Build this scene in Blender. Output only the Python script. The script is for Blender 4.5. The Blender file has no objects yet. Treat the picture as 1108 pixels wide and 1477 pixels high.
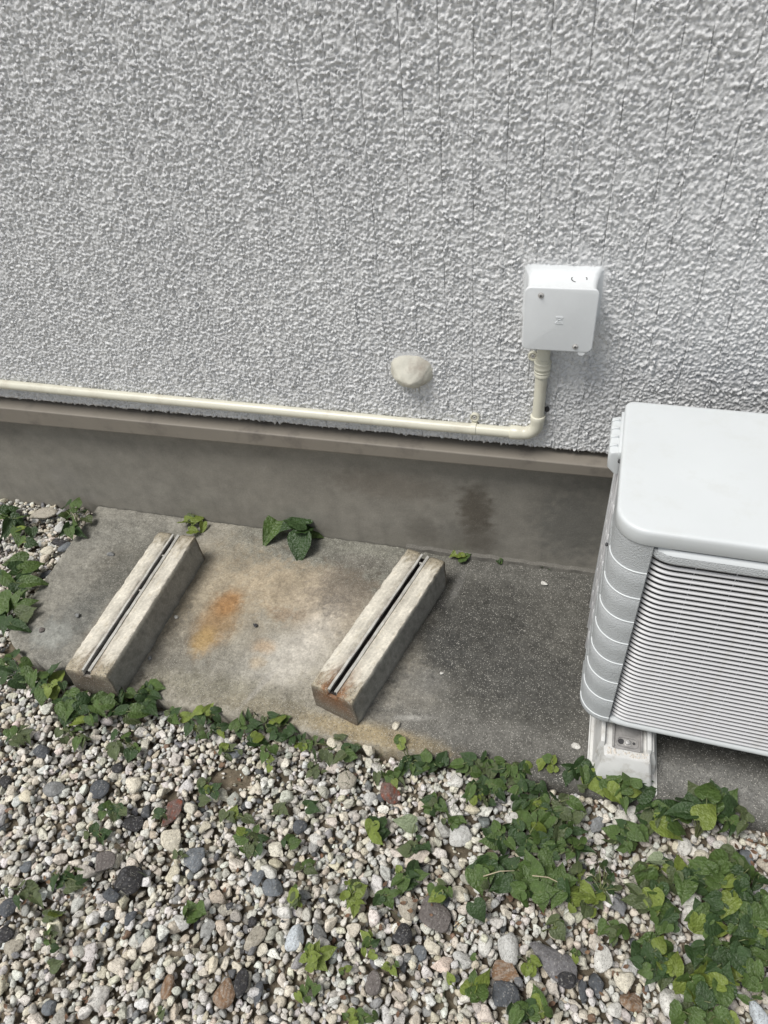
import bpy, bmesh, math, random
import numpy as np
from mathutils import Vector, Matrix

rng = np.random.default_rng(11)
random.seed(11)
S = bpy.context.scene
COL = S.collection

# ------------------------------------------------------------------ camera
CAM_H = 1.5
ROT = np.array([[0.96076965, 0.26334333, -0.08701705],
                [0.11921068, -0.67539646, -0.72775575],
                [-0.25042063, 0.68883228, -0.68029376]])   # rows: right, down, forward
FPX, CX, CY = 980.73, 554.0, 738.5                            # focal length in pixels of a 1108x1477 frame
cam_d = bpy.data.cameras.new('camera')
cam = bpy.data.objects.new('camera', cam_d)
COL.objects.link(cam)
S.camera = cam
cam_d.sensor_fit = 'VERTICAL'
cam_d.sensor_height = 24.0
cam_d.lens = FPX / 1477.0 * 24.0
cam_d.clip_start = 0.02
cam_d.clip_end = 500
r_, d_, f_ = ROT
cam.matrix_world = Matrix(((r_[0], -d_[0], -f_[0], 0), (r_[1], -d_[1], -f_[1], 0), (r_[2], -d_[2], -f_[2], CAM_H), (0, 0, 0, 1)))

# ------------------------------------------------------------------ light
SUN = Vector((-0.33, -0.31, 0.89)).normalized()
elev = math.asin(SUN.z)
azim = math.atan2(SUN.x, SUN.y)
world = bpy.data.worlds.new('World')
S.world = world
world.use_nodes = True
wn = world.node_tree.nodes
wl = world.node_tree.links
sky = wn.new('ShaderNodeTexSky')
sky.sky_type = 'NISHITA'
sky.sun_disc = False
sky.sun_elevation = elev
sky.sun_rotation = azim
hs = wn.new('ShaderNodeHueSaturation')
hs.inputs['Saturation'].default_value = 0.30      # thin cloud: the sky light is nearly neutral
wl.new(sky.outputs[0], hs.inputs['Color'])
wl.new(hs.outputs[0], wn['Background'].inputs['Color'])
wn['Background'].inputs['Strength'].default_value = 0.085
sun_d = bpy.data.lights.new('sun', 'SUN')
sun_d.energy = 2.6
sun_d.angle = math.radians(26)
sun_d.color = (1.0, 0.97, 0.93)
sun = bpy.data.objects.new('sun', sun_d)
COL.objects.link(sun)
sun.rotation_euler = SUN.to_track_quat('Z', 'Y').to_euler()
S.view_settings.view_transform = 'Standard'
S.view_settings.look = 'None'
S.view_settings.gamma = 1
S.view_settings.use_curve_mapping = False
S.view_settings.exposure = 0.42

# ------------------------------------------------------------------ helpers
def ray(px, py):
    return ROT.T @ np.array([(px - CX) / FPX, (py - CY) / FPX, 1.0])

def at(px, py, axis, val):
    """the point of the plane axis = val seen at a pixel of the photograph"""
    d = ray(px, py)
    o = np.array([0, 0, CAM_H])
    return o + d * (val - o[axis]) / d[axis]

def proj(P):
    q = (np.asarray(P, float) - np.array([0, 0, CAM_H])) @ ROT.T
    return np.stack([CX + FPX * q[..., 0] / q[..., 2], CY + FPX * q[..., 1] / q[..., 2]], -1)

def tag(o, label=None, cat=None, group=None, kind=None):
    if label: o['label'] = label
    if cat: o['category'] = cat
    if group: o['group'] = group
    if kind: o['kind'] = kind
    return o

def empty(name, loc=(0, 0, 0), rz=0, **k):
    o = bpy.data.objects.new(name, None)
    o.empty_display_size = 0.05
    COL.objects.link(o)
    o.location = loc
    o.rotation_euler = (0, 0, rz)
    return tag(o, **k)

def link(name, me, mat=None, parent=None, smooth=False):
    if mat is not None:
        me.materials.clear(); me.materials.append(mat)
    if smooth:
        me.polygons.foreach_set('use_smooth', np.ones(len(me.polygons), bool))
    o = bpy.data.objects.new(name, me)
    COL.objects.link(o)
    if parent is not None: o.parent = parent
    return o

def mesh_np(name, V, F):
    """fast mesh from arrays; F is (n,3) or (n,4)"""
    V = np.asarray(V, np.float32); F = np.asarray(F, np.int32)
    me = bpy.data.meshes.new(name)
    n, k = F.shape
    me.vertices.add(len(V)); me.vertices.foreach_set('co', V.ravel())
    me.loops.add(n * k); me.loops.foreach_set('vertex_index', F.ravel())
    me.polygons.add(n)
    me.polygons.foreach_set('loop_start', np.arange(0, n * k, k, dtype=np.int32))
    me.update(calc_edges=True)
    return me

def set_col(me, C, name='Col'):
    a = me.color_attributes.new(name, 'FLOAT_COLOR', 'POINT')
    C = np.asarray(C, np.float32)
    if C.shape[1] == 3: C = np.hstack([C, np.ones((len(C), 1), np.float32)])
    a.data.foreach_set('color', C.ravel())

def grid_faces(nu, nv, closed_u=False):
    """vertex index = j*nu+i"""
    i = np.arange(nu if closed_u else nu - 1); j = np.arange(nv - 1)
    I, J = np.meshgrid(i, j)
    I2 = (I + 1) % nu
    return np.stack([J * nu + I, J * nu + I2, (J + 1) * nu + I2, (J + 1) * nu + I], -1).reshape(-1, 4)

class MB:
    """gathers shapes into one mesh"""
    def __init__(s): s.v = []; s.f = []
    def add(s, V, F):
        b = len(s.v); s.v += [tuple(map(float, p)) for p in V]; s.f += [tuple(int(b + i) for i in f) for f in F]
    def box(s, x0, x1, y0, y1, z0, z1):
        s.add([(x0, y0, z0), (x1, y0, z0), (x1, y1, z0), (x0, y1, z0), (x0, y0, z1), (x1, y0, z1), (x1, y1, z1), (x0, y1, z1)],
              [(0, 3, 2, 1), (4, 5, 6, 7), (0, 1, 5, 4), (1, 2, 6, 5), (2, 3, 7, 6), (3, 0, 4, 7)])
    def loft(s, loops, cap=True):
        n = len(loops[0]); b = len(s.v)
        for L in loops: s.v += [tuple(map(float, p)) for p in L]
        for j in range(len(loops) - 1):
            for i in range(n):
                k = (i + 1) % n
                s.f.append((b + j * n + i, b + j * n + k, b + (j + 1) * n + k, b + (j + 1) * n + i))
        if cap:
            s.f.append(tuple(b + i for i in reversed(range(n))))
            s.f.append(tuple(b + (len(loops) - 1) * n + i for i in range(n)))
    def tube(s, path, rad, n=20, cap=True):
        path = [Vector(p) for p in path]
        rads = rad if hasattr(rad, '__len__') else [rad] * len(path)
        up = None; loops = []
        for i, p in enumerate(path):
            t = (path[min(i + 1, len(path) - 1)] - path[max(i - 1, 0)])
            t = t.normalized() if t.length > 1e-9 else Vector((0, 0, 1))
            if up is None:
                up = t.orthogonal().normalized()
            up = (up - t * up.dot(t)).normalized()
            w = t.cross(up)
            loops.append([p + (up * math.cos(a) + w * math.sin(a)) * rads[i] for a in [2 * math.pi * k / n for k in range(n)]])
        s.loft(loops, cap)
    def build(s, name, mat, parent=None, smooth=False, bevel=0, seg=2, angle=35):
        me = bpy.data.meshes.new(name)
        me.from_pydata(s.v, [], s.f)
        bm = bmesh.new(); bm.from_mesh(me)
        bmesh.ops.recalc_face_normals(bm, faces=bm.faces)
        if bevel:
            es = [e for e in bm.edges if len(e.link_faces) == 2 and e.calc_face_angle(0) > math.radians(40)]
            bmesh.ops.bevel(bm, geom=es, offset=bevel, segments=seg, profile=0.5, affect='EDGES', clamp_overlap=True)
        if smooth or bevel:
            for f in bm.faces: f.smooth = True
            for e in bm.edges:
                if len(e.link_faces) == 2 and e.calc_face_angle(0) > math.radians(angle): e.smooth = False
        bm.to_mesh(me); bm.free()
        return link(name, me, mat, parent)

def rrect(x0, x1, y0, y1, r, n=8, rb=None):
    """rounded rectangle, counter clockwise, as (a, b) pairs"""
    out = []
    rb = r if rb is None else rb
    for cx, cy, a0, r in ((x1 - r, y0 + r, -90, r), (x1 - rb, y1 - rb, 0, rb), (x0 + rb, y1 - rb, 90, rb), (x0 + r, y0 + r, 180, r)):
        for k in range(n + 1):
            a = math.radians(a0 + 90 * k / n)
            out.append((cx + r * math.cos(a), cy + r * math.sin(a)))
    return out

def band_noise(nx, ny, wx, wy, lo, hi, seed):
    """smooth random field over wx x wy metres holding wavelengths lo..hi, unit deviation"""
    g = np.random.default_rng(seed)
    Fz = np.fft.rfft2(g.standard_normal((ny, nx)))
    fx = np.fft.rfftfreq(nx, wx / nx)[None, :]; fy = np.fft.fftfreq(ny, wy / ny)[:, None]
    k = np.sqrt(fx ** 2 + fy ** 2) + 1e-9
    m = np.exp(-(np.log(k * math.sqrt(lo * hi))) ** 2 / (2 * (max(math.log(hi / lo) / 2, .2)) ** 2))
    z = np.fft.irfft2(Fz * m / np.sqrt(k), s=(ny, nx))
    return (z - z.mean()) / z.std()

def sample(field, u, v):
    """bilinear look-up, u, v in 0..1 over columns, rows"""
    ny, nx = field.shape
    x = np.clip(u, 0, 1) * (nx - 1.001); y = np.clip(v, 0, 1) * (ny - 1.001)
    i = x.astype(int); j = y.astype(int); a = x - i; b = y - j
    return (field[j, i] * (1 - a) + field[j, i + 1] * a) * (1 - b) + (field[j + 1, i] * (1 - a) + field[j + 1, i + 1] * a) * b

def sstep(a, b, x):
    t = np.clip((x - a) / (b - a), 0, 1)
    return t * t * (3 - 2 * t)

# ------------------------------------------------------------------ materials
def new_mat(name):
    m = bpy.data.materials.new(name); m.use_nodes = True
    return m, m.node_tree.nodes, m.node_tree.links, m.node_tree.nodes['Principled BSDF']

def texco(n, l, kind='Object'):
    t = n.new('ShaderNodeTexCoord'); return t.outputs[kind]

def noise(n, l, co, scale, detail=4, rough=.55, dist=0):
    t = n.new('ShaderNodeTexNoise'); l.new(co, t.inputs['Vector'])
    t.inputs['Scale'].default_value = scale; t.inputs['Detail'].default_value = detail
    t.inputs['Roughness'].default_value = rough; t.inputs['Distortion'].default_value = dist
    return t.outputs['Fac']

def ramp(n, l, fac, stops):
    t = n.new('ShaderNodeValToRGB'); l.new(fac, t.inputs[0])
    e = t.color_ramp.elements
    while len(e) < len(stops): e.new(.5)
    for k, (p, c) in enumerate(stops):
        e[k].position = p; e[k].color = (*c, 1) if len(c) == 3 else c
    return t.outputs['Color']

def mix(n, l, fac, a, b, mode='MIX'):
    t = n.new('ShaderNodeMix'); t.data_type = 'RGBA'; t.blend_type = mode
    for sock, v in ((t.inputs[0], fac), (t.inputs[6], a), (t.inputs[7], b)):
        if hasattr(v, 'is_linked') or isinstance(v, bpy.types.NodeSocket): l.new(v, sock)
        elif isinstance(v, (int, float)): sock.default_value = v
        else: sock.default_value = (*v, 1)
    return t.outputs[2]

def bump(n, l, h, strength, dist, bs):
    t = n.new('ShaderNodeBump'); l.new(h, t.inputs['Height'])
    t.inputs['Strength'].default_value = strength; t.inputs['Distance'].default_value = dist
    if bs is not None: l.new(bs, t.inputs['Normal'])
    return t.outputs['Normal']

def plain(name, c, rough=.5, metal=0, var=.12, scale=30, bscale=400, bstr=.15, bdist=.0004, dirt=None, dirt_scale=9, spec=.5):
    m, n, l, b = new_mat(name)
    co = texco(n, l)
    f = noise(n, l, co, scale, 5)
    c0 = tuple(x * (1 - var) for x in c); c1 = tuple(min(1, x * (1 + var)) for x in c)
    col = ramp(n, l, f, [(.3, c0), (.7, c1)])
    if dirt:
        g = noise(n, l, co, dirt_scale, 8, .65)
        col = mix(n, l, ramp(n, l, g, [(.52, (0, 0, 0)), (.72, (1, 1, 1))]), col, dirt)
    l.new(col, b.inputs['Base Color'])
    b.inputs['Roughness'].default_value = rough; b.inputs['Metallic'].default_value = metal
    b.inputs['Specular IOR Level'].default_value = spec
    if bstr:
        l.new(bump(n, l, noise(n, l, co, bscale, 3), bstr, bdist, None), b.inputs['Normal'])
    return m

def attr_col(n, name='Col'):
    t = n.new('ShaderNodeAttribute'); t.attribute_name = name; return t.outputs['Color']

# stucco: glossy grey-white masonry paint
m, n, l, b = new_mat('stucco_paint')
co = texco(n, l)
col = ramp(n, l, noise(n, l, co, 3.0, 6, .6), [(.3, (.71, .715, .715)), (.7, (.79, .795, .79))])
sp = noise(n, l, co, 260, 3, .6)
col = mix(n, l, ramp(n, l, sp, [(.30, (1, 1, 1)), (.42, (0, 0, 0))]), col, (.50, .505, .50))
l.new(col, b.inputs['Base Color'])
b.inputs['Roughness'].default_value = .26
l.new(bump(n, l, noise(n, l, co, 330, 4, .7), .8, .003, None), b.inputs['Normal'])
M_STUCCO = m
m, n, l, b = new_mat('stucco_paint_far')
co = texco(n, l)
col = ramp(n, l, noise(n, l, co, 3.0, 6, .6), [(.3, (.71, .715, .715)), (.7, (.79, .795, .79))])
l.new(col, b.inputs['Base Color'])
b.inputs['Roughness'].default_value = .36
l.new(bump(n, l, noise(n, l, co, 70, 4, .6), .8, .006, None), b.inputs['Normal'])
M_STUCCO_FAR = m

# painted-attribute concrete with pale grains
def concrete(name, fine=520, rough=.85, bs=.5, mott=1.0):
    m, n, l, b = new_mat(name)
    co = texco(n, l)
    base = attr_col(n)
    f1 = noise(n, l, co, 22, 8, .65)
    base = mix(n, l, 1.0, base, ramp(n, l, f1, [(.28, (1 - .26 * mott,) * 3), (.72, (1 + .24 * mott,) * 3)]), 'MULTIPLY')
    f2 = noise(n, l, co, 170, 5, .7)
    base = mix(n, l, 1.0, base, ramp(n, l, f2, [(.30, (1 - .28 * mott,) * 3), (.70, (1 + .26 * mott,) * 3)]), 'MULTIPLY')
    v = n.new('ShaderNodeTexVoronoi'); v.inputs['Scale'].default_value = fine; l.new(co, v.inputs['Vector'])
    sep = n.new('ShaderNodeSeparateColor'); l.new(v.outputs['Color'], sep.inputs[0])
    a = n.new('ShaderNodeAttribute'); a.attribute_name = 'Grain'
    g = ramp(n, l, sep.outputs[0], [(.60, (0, 0, 0)), (.78, (.22, .22, .22)), (.97, (1, 1, 1))])
    d = ramp(n, l, v.outputs['Distance'], [(.25, (1, 1, 1)), (.55, (0, 0, 0))])
    gm = mix(n, l, 1.0, g, d, 'MULTIPLY')
    gm = mix(n, l, 1.0, gm, a.outputs['Color'], 'MULTIPLY')
    base = mix(n, l, gm, base, (.52, .50, .45))
    dk = ramp(n, l, sep.outputs[1], [(.86, (0, 0, 0)), (.92, (1, 1, 1))])
    dk = mix(n, l, 1.0, dk, a.outputs['Color'], 'MULTIPLY')
    dk = mix(n, l, 1.0, dk, (.6, .6, .6), 'MULTIPLY')
    base = mix(n, l, dk, base, (.06, .058, .05))
    l.new(base, b.inputs['Base Color'])
    b.inputs['Roughness'].default_value = rough
    b.inputs['Specular IOR Level'].default_value = .3
    nb = bump(n, l, noise(n, l, co, 60, 8, .7), bs, .004, None)
    nb = bump(n, l, noise(n, l, co, 600, 3, .6), bs, .0012, nb)
    l.new(nb, b.inputs['Normal'])
    return m
M_SLAB = concrete('slab_concrete', fine=430)
M_BLOCK = concrete('block_concrete', fine=420, bs=.35, mott=.75)
M_FOUND = concrete('foundation_concrete', fine=500, bs=.18, mott=.30)

M_FLASH = plain('flashing_paint', (.205, .185, .155), .42, .0, .05, 6, 500, .06, dirt=(.13, .115, .10), dirt_scale=14)
M_PIPE = plain('conduit_plastic', (.60, .585, .485), .34, 0, .04, 12, 300, .05, dirt=(.50, .47, .38), dirt_scale=18)
M_BOX = plain('box_paint', (.66, .68, .685), .40, 0, .03, 15, 260, .30, .0006)
M_PUTTY = plain('putty', (.50, .485, .415), .55, 0, .12, 40, 240, .35, .0012, dirt=(.34, .30, .25), dirt_scale=22)
M_AC = plain('casing_paint', (.58, .605, .61), .40, 0, .03, 5, 500, .08, dirt=(.555, .575, .57), dirt_scale=20)
M_ACTEX = plain('shaded_grained_casing', (.47, .49, .495), .5, 0, .05, 20, 420, .9, .0035)  # same white as the lid, darkened: shade of upright faces painted in
M_SLAT = plain('slat_plastic', (.58, .58, .585), .42, 0, .03, 12, 500, .05, dirt=(.52, .51, .49), dirt_scale=25)
M_DARK = plain('dark_inside', (.045, .045, .047), .7, 0, .2, 30, 200, 0)
M_COIL = plain('coil_fins', (.03, .03, .03), 1.0, 0, .2, 60, 800, .3, spec=0)
M_STEEL = plain('galvanised_steel', (.40, .40, .40), .42, .75, .25, 60, 300, .2, dirt=(.26, .22, .19), dirt_scale=30)
M_SCREW = plain('screw_steel', (.50, .49, .47), .4, .35, .2, 200, 600, .2)
M_BRACKET = plain('bracket_paint', (.30, .29, .28), .5, .2, .25, 60, 300, .3, dirt=(.40, .39, .37), dirt_scale=45)
M_FOOT = plain('foot_plastic', (.60, .60, .58), .5, 0, .06, 25, 300, .15, dirt=(.40, .38, .34), dirt_scale=30)
M_RAIL = plain('rail_zinc', (.54, .53, .49), .5, .25, .2, 60, 300, .3, dirt=(.36, .31, .27), dirt_scale=26)
M_RAILIN = plain('rail_inside_shade', (.03, .025, .022), .8, .1, .4, 60, 300, .3, dirt=(.07, .055, .045), dirt_scale=60)  # slot shade put into the near-black colour, flecked with dirt
M_SOIL = plain('sandy_soil', (.15, .125, .09), .95, 0, .35, 60, 320, .9, .004, dirt=(.30, .26, .20), dirt_scale=30, spec=.1)
M_LITTER = plain('dead_leaf', (.13, .075, .045), .8, 0, .4, 60, 300, .4, dirt=(.30, .20, .11), dirt_scale=40)
M_TWIG = plain('dry_stalk', (.42, .36, .25), .7, 0, .2, 60, 300, .2)

# open ground beyond the modelled stones
m, n, l, b = new_mat('far_gravel')
co = texco(n, l)
v = n.new('ShaderNodeTexVoronoi'); v.inputs['Scale'].default_value = 60; l.new(co, v.inputs['Vector'])
sep = n.new('ShaderNodeSeparateColor'); l.new(v.outputs['Color'], sep.inputs[0])
c = ramp(n, l, sep.outputs[0], [(0, (.16, .16, .16)), (.2, (.34, .32, .28)), (1, (.56, .53, .46))])
c = mix(n, l, ramp(n, l, v.outputs['Distance'], [(.35, (0, 0, 0)), (.75, (1, 1, 1))]), c, (.07, .06, .045))
l.new(c, b.inputs['Base Color']); b.inputs['Roughness'].default_value = .95
iv = n.new('ShaderNodeMath'); iv.operation = 'SUBTRACT'; iv.inputs[0].default_value = 1; l.new(v.outputs['Distance'], iv.inputs[1])
l.new(bump(n, l, iv.outputs[0], .9, .01, None), b.inputs['Normal'])
M_FARG = m

# stone: attribute colour, pitted and mottled
m, n, l, b = new_mat('stone')
co = texco(n, l)
base = attr_col(n)
f = noise(n, l, co, 170, 7, .75)
base = mix(n, l, 1.0, base, ramp(n, l, f, [(.34, (.42, .40, .37)), (.43, (.92, .91, .90)), (.60, (1.22, 1.22, 1.21))]), 'MULTIPLY')
v = n.new('ShaderNodeTexVoronoi'); v.inputs['Scale'].default_value = 430; l.new(co, v.inputs['Vector'])
sep = n.new('ShaderNodeSeparateColor'); l.new(v.outputs['Color'], sep.inputs[0])
pit = mix(n, l, 1.0, ramp(n, l, sep.outputs[0], [(.72, (0, 0, 0)), (.80, (1, 1, 1))]),
          ramp(n, l, v.outputs['Distance'], [(.2, (1, 1, 1)), (.5, (0, 0, 0))]), 'MULTIPLY')
base = mix(n, l, mix(n, l, 1.0, pit, (.75, .75, .75), 'MULTIPLY'), base, (.13, .12, .10))
wh = ramp(n, l, sep.outputs[1], [(.93, (0, 0, 0)), (.98, (.8, .8, .8))])
base = mix(n, l, mix(n, l, 1.0, wh, (.35, .35, .35), 'MULTIPLY'), base, (.62, .60, .55))
l.new(base, b.inputs['Base Color'])
b.inputs['Roughness'].default_value = .8; b.inputs['Specular IOR Level'].default_value = .35
nb = bump(n, l, noise(n, l, co, 230, 6, .7), .9, .0045, None)
l.new(nb, b.inputs['Normal'])
M_STONE = m

# leaves: veins follow the leaf's own outline (object space, x across, y along)
def leaf_mat(name, c, vein):
    m, n, l, b = new_mat(name)
    co = texco(n, l)
    oi = n.new('ShaderNodeObjectInfo')
    va = n.new('ShaderNodeVectorMath'); va.operation = 'ADD'
    l.new(co, va.inputs[0]); l.new(oi.outputs['Location'], va.inputs[1])
    f = noise(n, l, va.outputs[0], 2.2, 5, .6)
    col = ramp(n, l, f, [(.3, tuple(x * .72 for x in c)), (.7, tuple(x * 1.3 for x in c))])
    s = n.new('ShaderNodeSeparateXYZ'); l.new(co, s.inputs[0])
    ab = n.new('ShaderNodeMath'); ab.operation = 'ABSOLUTE'; l.new(s.outputs[0], ab.inputs[0])
    def mth(op, a, bb):
        t = n.new('ShaderNodeMath'); t.operation = op
        for i, q in enumerate((a, bb)):
            if isinstance(q, (int, float)): t.inputs[i].default_value = q
            else: l.new(q, t.inputs[i])
        return t.outputs[0]
    ph = mth('SUBTRACT', s.outputs[1], mth('MULTIPLY', mth('POWER', ab.outputs[0], .75), .75))
    w = mth('ABSOLUTE', mth('SUBTRACT', mth('FRACT', mth('MULTIPLY', ph, 4.2), 0), .5), 0)
    side = ramp(n, l, w, [(0.0, (1, 1, 1)), (.09, (0, 0, 0))])
    mid = ramp(n, l, ab.outputs[0], [(0, (1, 1, 1)), (.035, (0, 0, 0))])
    vn = mix(n, l, 1.0, side, mid, 'LIGHTEN')
    col = mix(n, l, mix(n, l, 1.0, vn, (.38, .38, .38), 'MULTIPLY'), col, vein)
    sp = noise(n, l, va.outputs[0], 14, 4, .7)
    col = mix(n, l, ramp(n, l, sp, [(.68, (0, 0, 0)), (.74, (.7, .7, .7))]), col, (.20, .17, .09))
    l.new(col, b.inputs['Base Color'])
    b.inputs['Roughness'].default_value = .40
    b.inputs['Specular IOR Level'].default_value = .5
    nb = bump(n, l, vn, -.5, .02, None)
    nb = bump(n, l, noise(n, l, va.outputs[0], 9, 3), .35, .05, nb)
    l.new(nb, b.inputs['Normal'])
    tr = n.new('ShaderNodeBsdfTranslucent'); l.new(col, tr.inputs['Color'])
    ms = n.new('ShaderNodeMixShader'); ms.inputs[0].default_value = .22
    l.new(b.outputs[0], ms.inputs[1]); l.new(tr.outputs[0], ms.inputs[2])
    l.new(ms.outputs[0], n['Material Output'].inputs[0])
    return m
M_LEAF = {
    'deep': leaf_mat('leaf_deep_green', (.040, .077, .024), (.08, .12, .05)),
    'mid': leaf_mat('leaf_mid_green', (.078, .130, .032), (.16, .21, .08)),
    'dull': leaf_mat('leaf_dull_green', (.092, .118, .050), (.17, .20, .09)),
    'bright': leaf_mat('leaf_bright_green', (.180, .235, .045), (.26, .31, .10)),
    'pale': leaf_mat('leaf_pale_underside', (.24, .29, .17), (.32, .36, .24)),
}
M_STEM = plain('stem_green', (.13, .15, .06), .6, 0, .3, 90, 300, .1)

# ------------------------------------------------------------------ ground sheet
Y_F = 1.377      # foundation face
Y_W = 1.350      # stucco face
G0 = -0.058      # soil under the stones
gm = MB()
gm.add([(-60, -60, G0), (60, -60, G0), (60, 60, G0), (-60, 60, G0)], [(0, 1, 2, 3)])
ground = gm.build('ground', M_FARG)
tag(ground, 'open gravel ground reaching away from the house', kind='structure')
ns = 200
sx = np.linspace(-2.5, 1.2, ns); sy = np.linspace(-.4, Y_F, ns)
SX, SY = np.meshgrid(sx, sy)
bz = band_noise(ns, ns, 3.7, 1.8, .05, .4, 4) * .003
me = mesh_np('soil', np.stack([SX, SY, G0 + .006 + bz], -1).reshape(-1, 3), grid_faces(ns, ns))
tag(link('soil', me, M_SOIL, smooth=True), 'sandy brown soil showing between the stones', kind='structure')

# ------------------------------------------------------------------ house
house = empty('house', (-.6, Y_W, 0), label='house wall of rough grey-white stucco over a plain concrete foundation', cat='house')
def hpart(o):
    o.parent = house
    o.matrix_parent_inverse = Matrix.Translation(-Vector(house.location))
    return o

KNOB = (-.381, .650)
BOXC = (-.051, .825)
grooves = [-1.86, -1.79, -1.73, -1.665, -1.60, -1.54, -1.475, -1.41, -1.345, -1.285, -1.22, -1.155, -1.09, -1.02, -.955, -.88, -.815, -.75, -.685,
           -.621, -.56, -.50, -.438, -.362, -.294, -.234, -.172, -.107, -.042, .018, .094, .137, .207, .272, .335, .40, .46, .53]
X0, X1, Z0, Z1 = -1.88, .62, .452, 1.49
xs = list(np.arange(X0, X1 + 1e-6, .0023))
xs = np.array(xs)
keep = np.ones(len(xs), bool)
for g in grooves: keep &= np.abs(xs - g) > .0017
ex = np.array([g + d for g in grooves for d in (-.0011, -.0005, .0005, .0011)])
xs = np.sort(np.concatenate([xs[keep], ex]))
zs = np.arange(Z0, Z1, .0024)
nx, nz = len(xs), len(zs)
XX, ZZ = np.meshgrid(xs, zs)
U = (XX - X0) / (X1 - X0); Vv = (ZZ - Z0) / (Z1 - Z0)
wx, wz = X1 - X0, Z1 - Z0
n1 = band_noise(1700, 760, wx, wz, .0075, .030, 1)
n2 = band_noise(1700, 760, wx, wz, .0045, .010, 2)
n3 = band_noise(400, 200, wx, wz, .03, .12, 3)
H1 = sample(n1, U, Vv); H2 = sample(n2, U, Vv); H3 = sample(n3, U, Vv)
n6 = band_noise(1700, 760, wx, wz, .0050, .012, 14)
H4 = sample(n6, U, Vv)
amp = 1 + .22 * H3
h = amp * (.00150 * np.clip(H1, -2.4, 1.5) + .00190 * np.maximum(H2, 0) ** 1.25 - .0007 - .0008 * np.maximum(-H2, 0) + .0007 * np.abs(H4))
# smooth paint build-up round the box and the sealed stub
db = np.maximum(np.abs(XX - BOXC[0]) - .080, np.abs(ZZ - BOXC[1] - .005) - .082)
dk = np.sqrt(((XX - KNOB[0]) / .047) ** 2 + ((ZZ - KNOB[1]) / .044) ** 2) - 1
sm = np.minimum(sstep(-.006, .010, db), sstep(-.05, .25, dk))
h *= .12 + .88 * sm
# drips run down below box and stub
drip = np.exp(-((XX - KNOB[0]) / .03) ** 2) * sstep(.50, .60, ZZ) * (ZZ < .64)
n4 = band_noise(1500, 40, wx, wz, .006, .012, 7)
h += drip * .0014 * sample(n4, U, Vv) 
for g in grooves:
    w = np.abs(XX - g)
    vis = sample(n3, np.clip(U * .3 + (g * 3.7 % .6), 0, 1), Vv)
    depth = .0008 + .0028 * sstep(-.8, .8, vis)
    h -= depth * (w < .0008) * (.25 + .75 * sm)
    h += .0003 * np.exp(-(w / .003) ** 2)
# ragged bottom edge
n5 = band_noise(1500, 8, wx, .01, .006, .02, 9)[3]
edge = np.interp(xs, np.linspace(X0, X1, 1500), n5)
ZZ = ZZ.copy()
ZZ[0] += edge * .0022 - .002
ZZ[1] = np.maximum(ZZ[1], ZZ[0] + .0008)
YY = Y_W - h
YY[0] += .006; YY[1] += .001
# turn the bottom lip back towards the foundation
lip = np.stack([XX[0], np.full(nx, Y_W + .018), ZZ[0] + .002], -1)
V = np.concatenate([lip, np.stack([XX, YY, ZZ], -1).reshape(-1, 3)])
F = grid_faces(nx, nz + 1)
me = mesh_np('wall', V, F)
hpart(link('stucco_wall', me, M_STUCCO, smooth=True))
o = MB()
zt = float(zs[-1])
o.add([(-30, Y_W, Z0), (X0, Y_W, Z0), (X0, Y_W, zt), (-30, Y_W, zt)], [(0, 1, 2, 3)])
o.add([(X1, Y_W, Z0), (30, Y_W, Z0), (30, Y_W, zt), (X1, Y_W, zt)], [(0, 1, 2, 3)])
o.add([(-30, Y_W, zt), (30, Y_W, zt), (30, Y_W, 3.2), (-30, Y_W, 3.2)], [(0, 1, 2, 3)])
o.add([(-30, Y_W, 3.2), (30, Y_W, 3.2), (30, Y_W + 6, 3.2), (-30, Y_W + 6, 3.2)], [(0, 1, 2, 3)])
hpart(o.build('upper_wall', M_STUCCO_FAR))

# foundation with stains and painted shade
nx_, nz_ = 420, 90
fx = np.linspace(-2.6, 1.3, nx_); fz = np.linspace(-.1, .46, nz_)
FX, FZ = np.meshgrid(fx, fz)
fn = band_noise(nx_, nz_, 3.9, .56, .06, .5, 21)
ff = band_noise(nx_, nz_, 3.9, .56, .02, .08, 22)
colf = np.ones((nz_, nx_, 3)) * np.array([.238, .224, .192])
colf *= (1 + .05 * fn + .010 * ff)[..., None]
st = band_noise(nx_, 6, 3.9, .1, .02, .08, 23)[2][None, :]
colf *= (1 - .05 * np.clip(st, 0, 2) * sstep(.25, .0, FZ))[..., None]
def fstain_shade(px, py, rx, rz, c, k, soft=.5):
    global colf
    p = at(px, py, 1, Y_F)
    d = np.sqrt(((FX - p[0]) / rx) ** 2 + ((FZ - p[2]) / rz) ** 2) + .12 * ff
    w = (sstep(1 + soft, 1 - soft, d) * k)[..., None]
    colf = colf * (1 - w) + np.array(c) * w
fstain_shade(686, 735, .045, .085, (.085, .072, .055), .8, .45)
fstain_shade(690, 775, .05, .07, (.10, .088, .07), .65, .5)
fstain_shade(612, 765, .05, .05, (.12, .11, .09), .5)
fstain_shade(830, 760, .10, .12, (.11, .11, .10), .6)  # shade beside the outdoor unit, painted into the concrete colour
fstain_shade(560, 700, .16, .05, (.15, .13, .105), .5)
fstain_shade(95, 690, .06, .05, (.26, .245, .22), .4)
fstain_shade(130, 720, .035, .02, (.30, .28, .25), .4)
V = np.stack([FX, np.full_like(FX, Y_F) + .0001 * ff, FZ], -1).reshape(-1, 3)
me = mesh_np('foundation', V, grid_faces(nx_, nz_))
set_col(me, colf.reshape(-1, 3))
set_col(me, np.full((nx_ * nz_, 3), .22), 'Grain')
hpart(link('foundation', me, M_FOUND, smooth=True))
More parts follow.
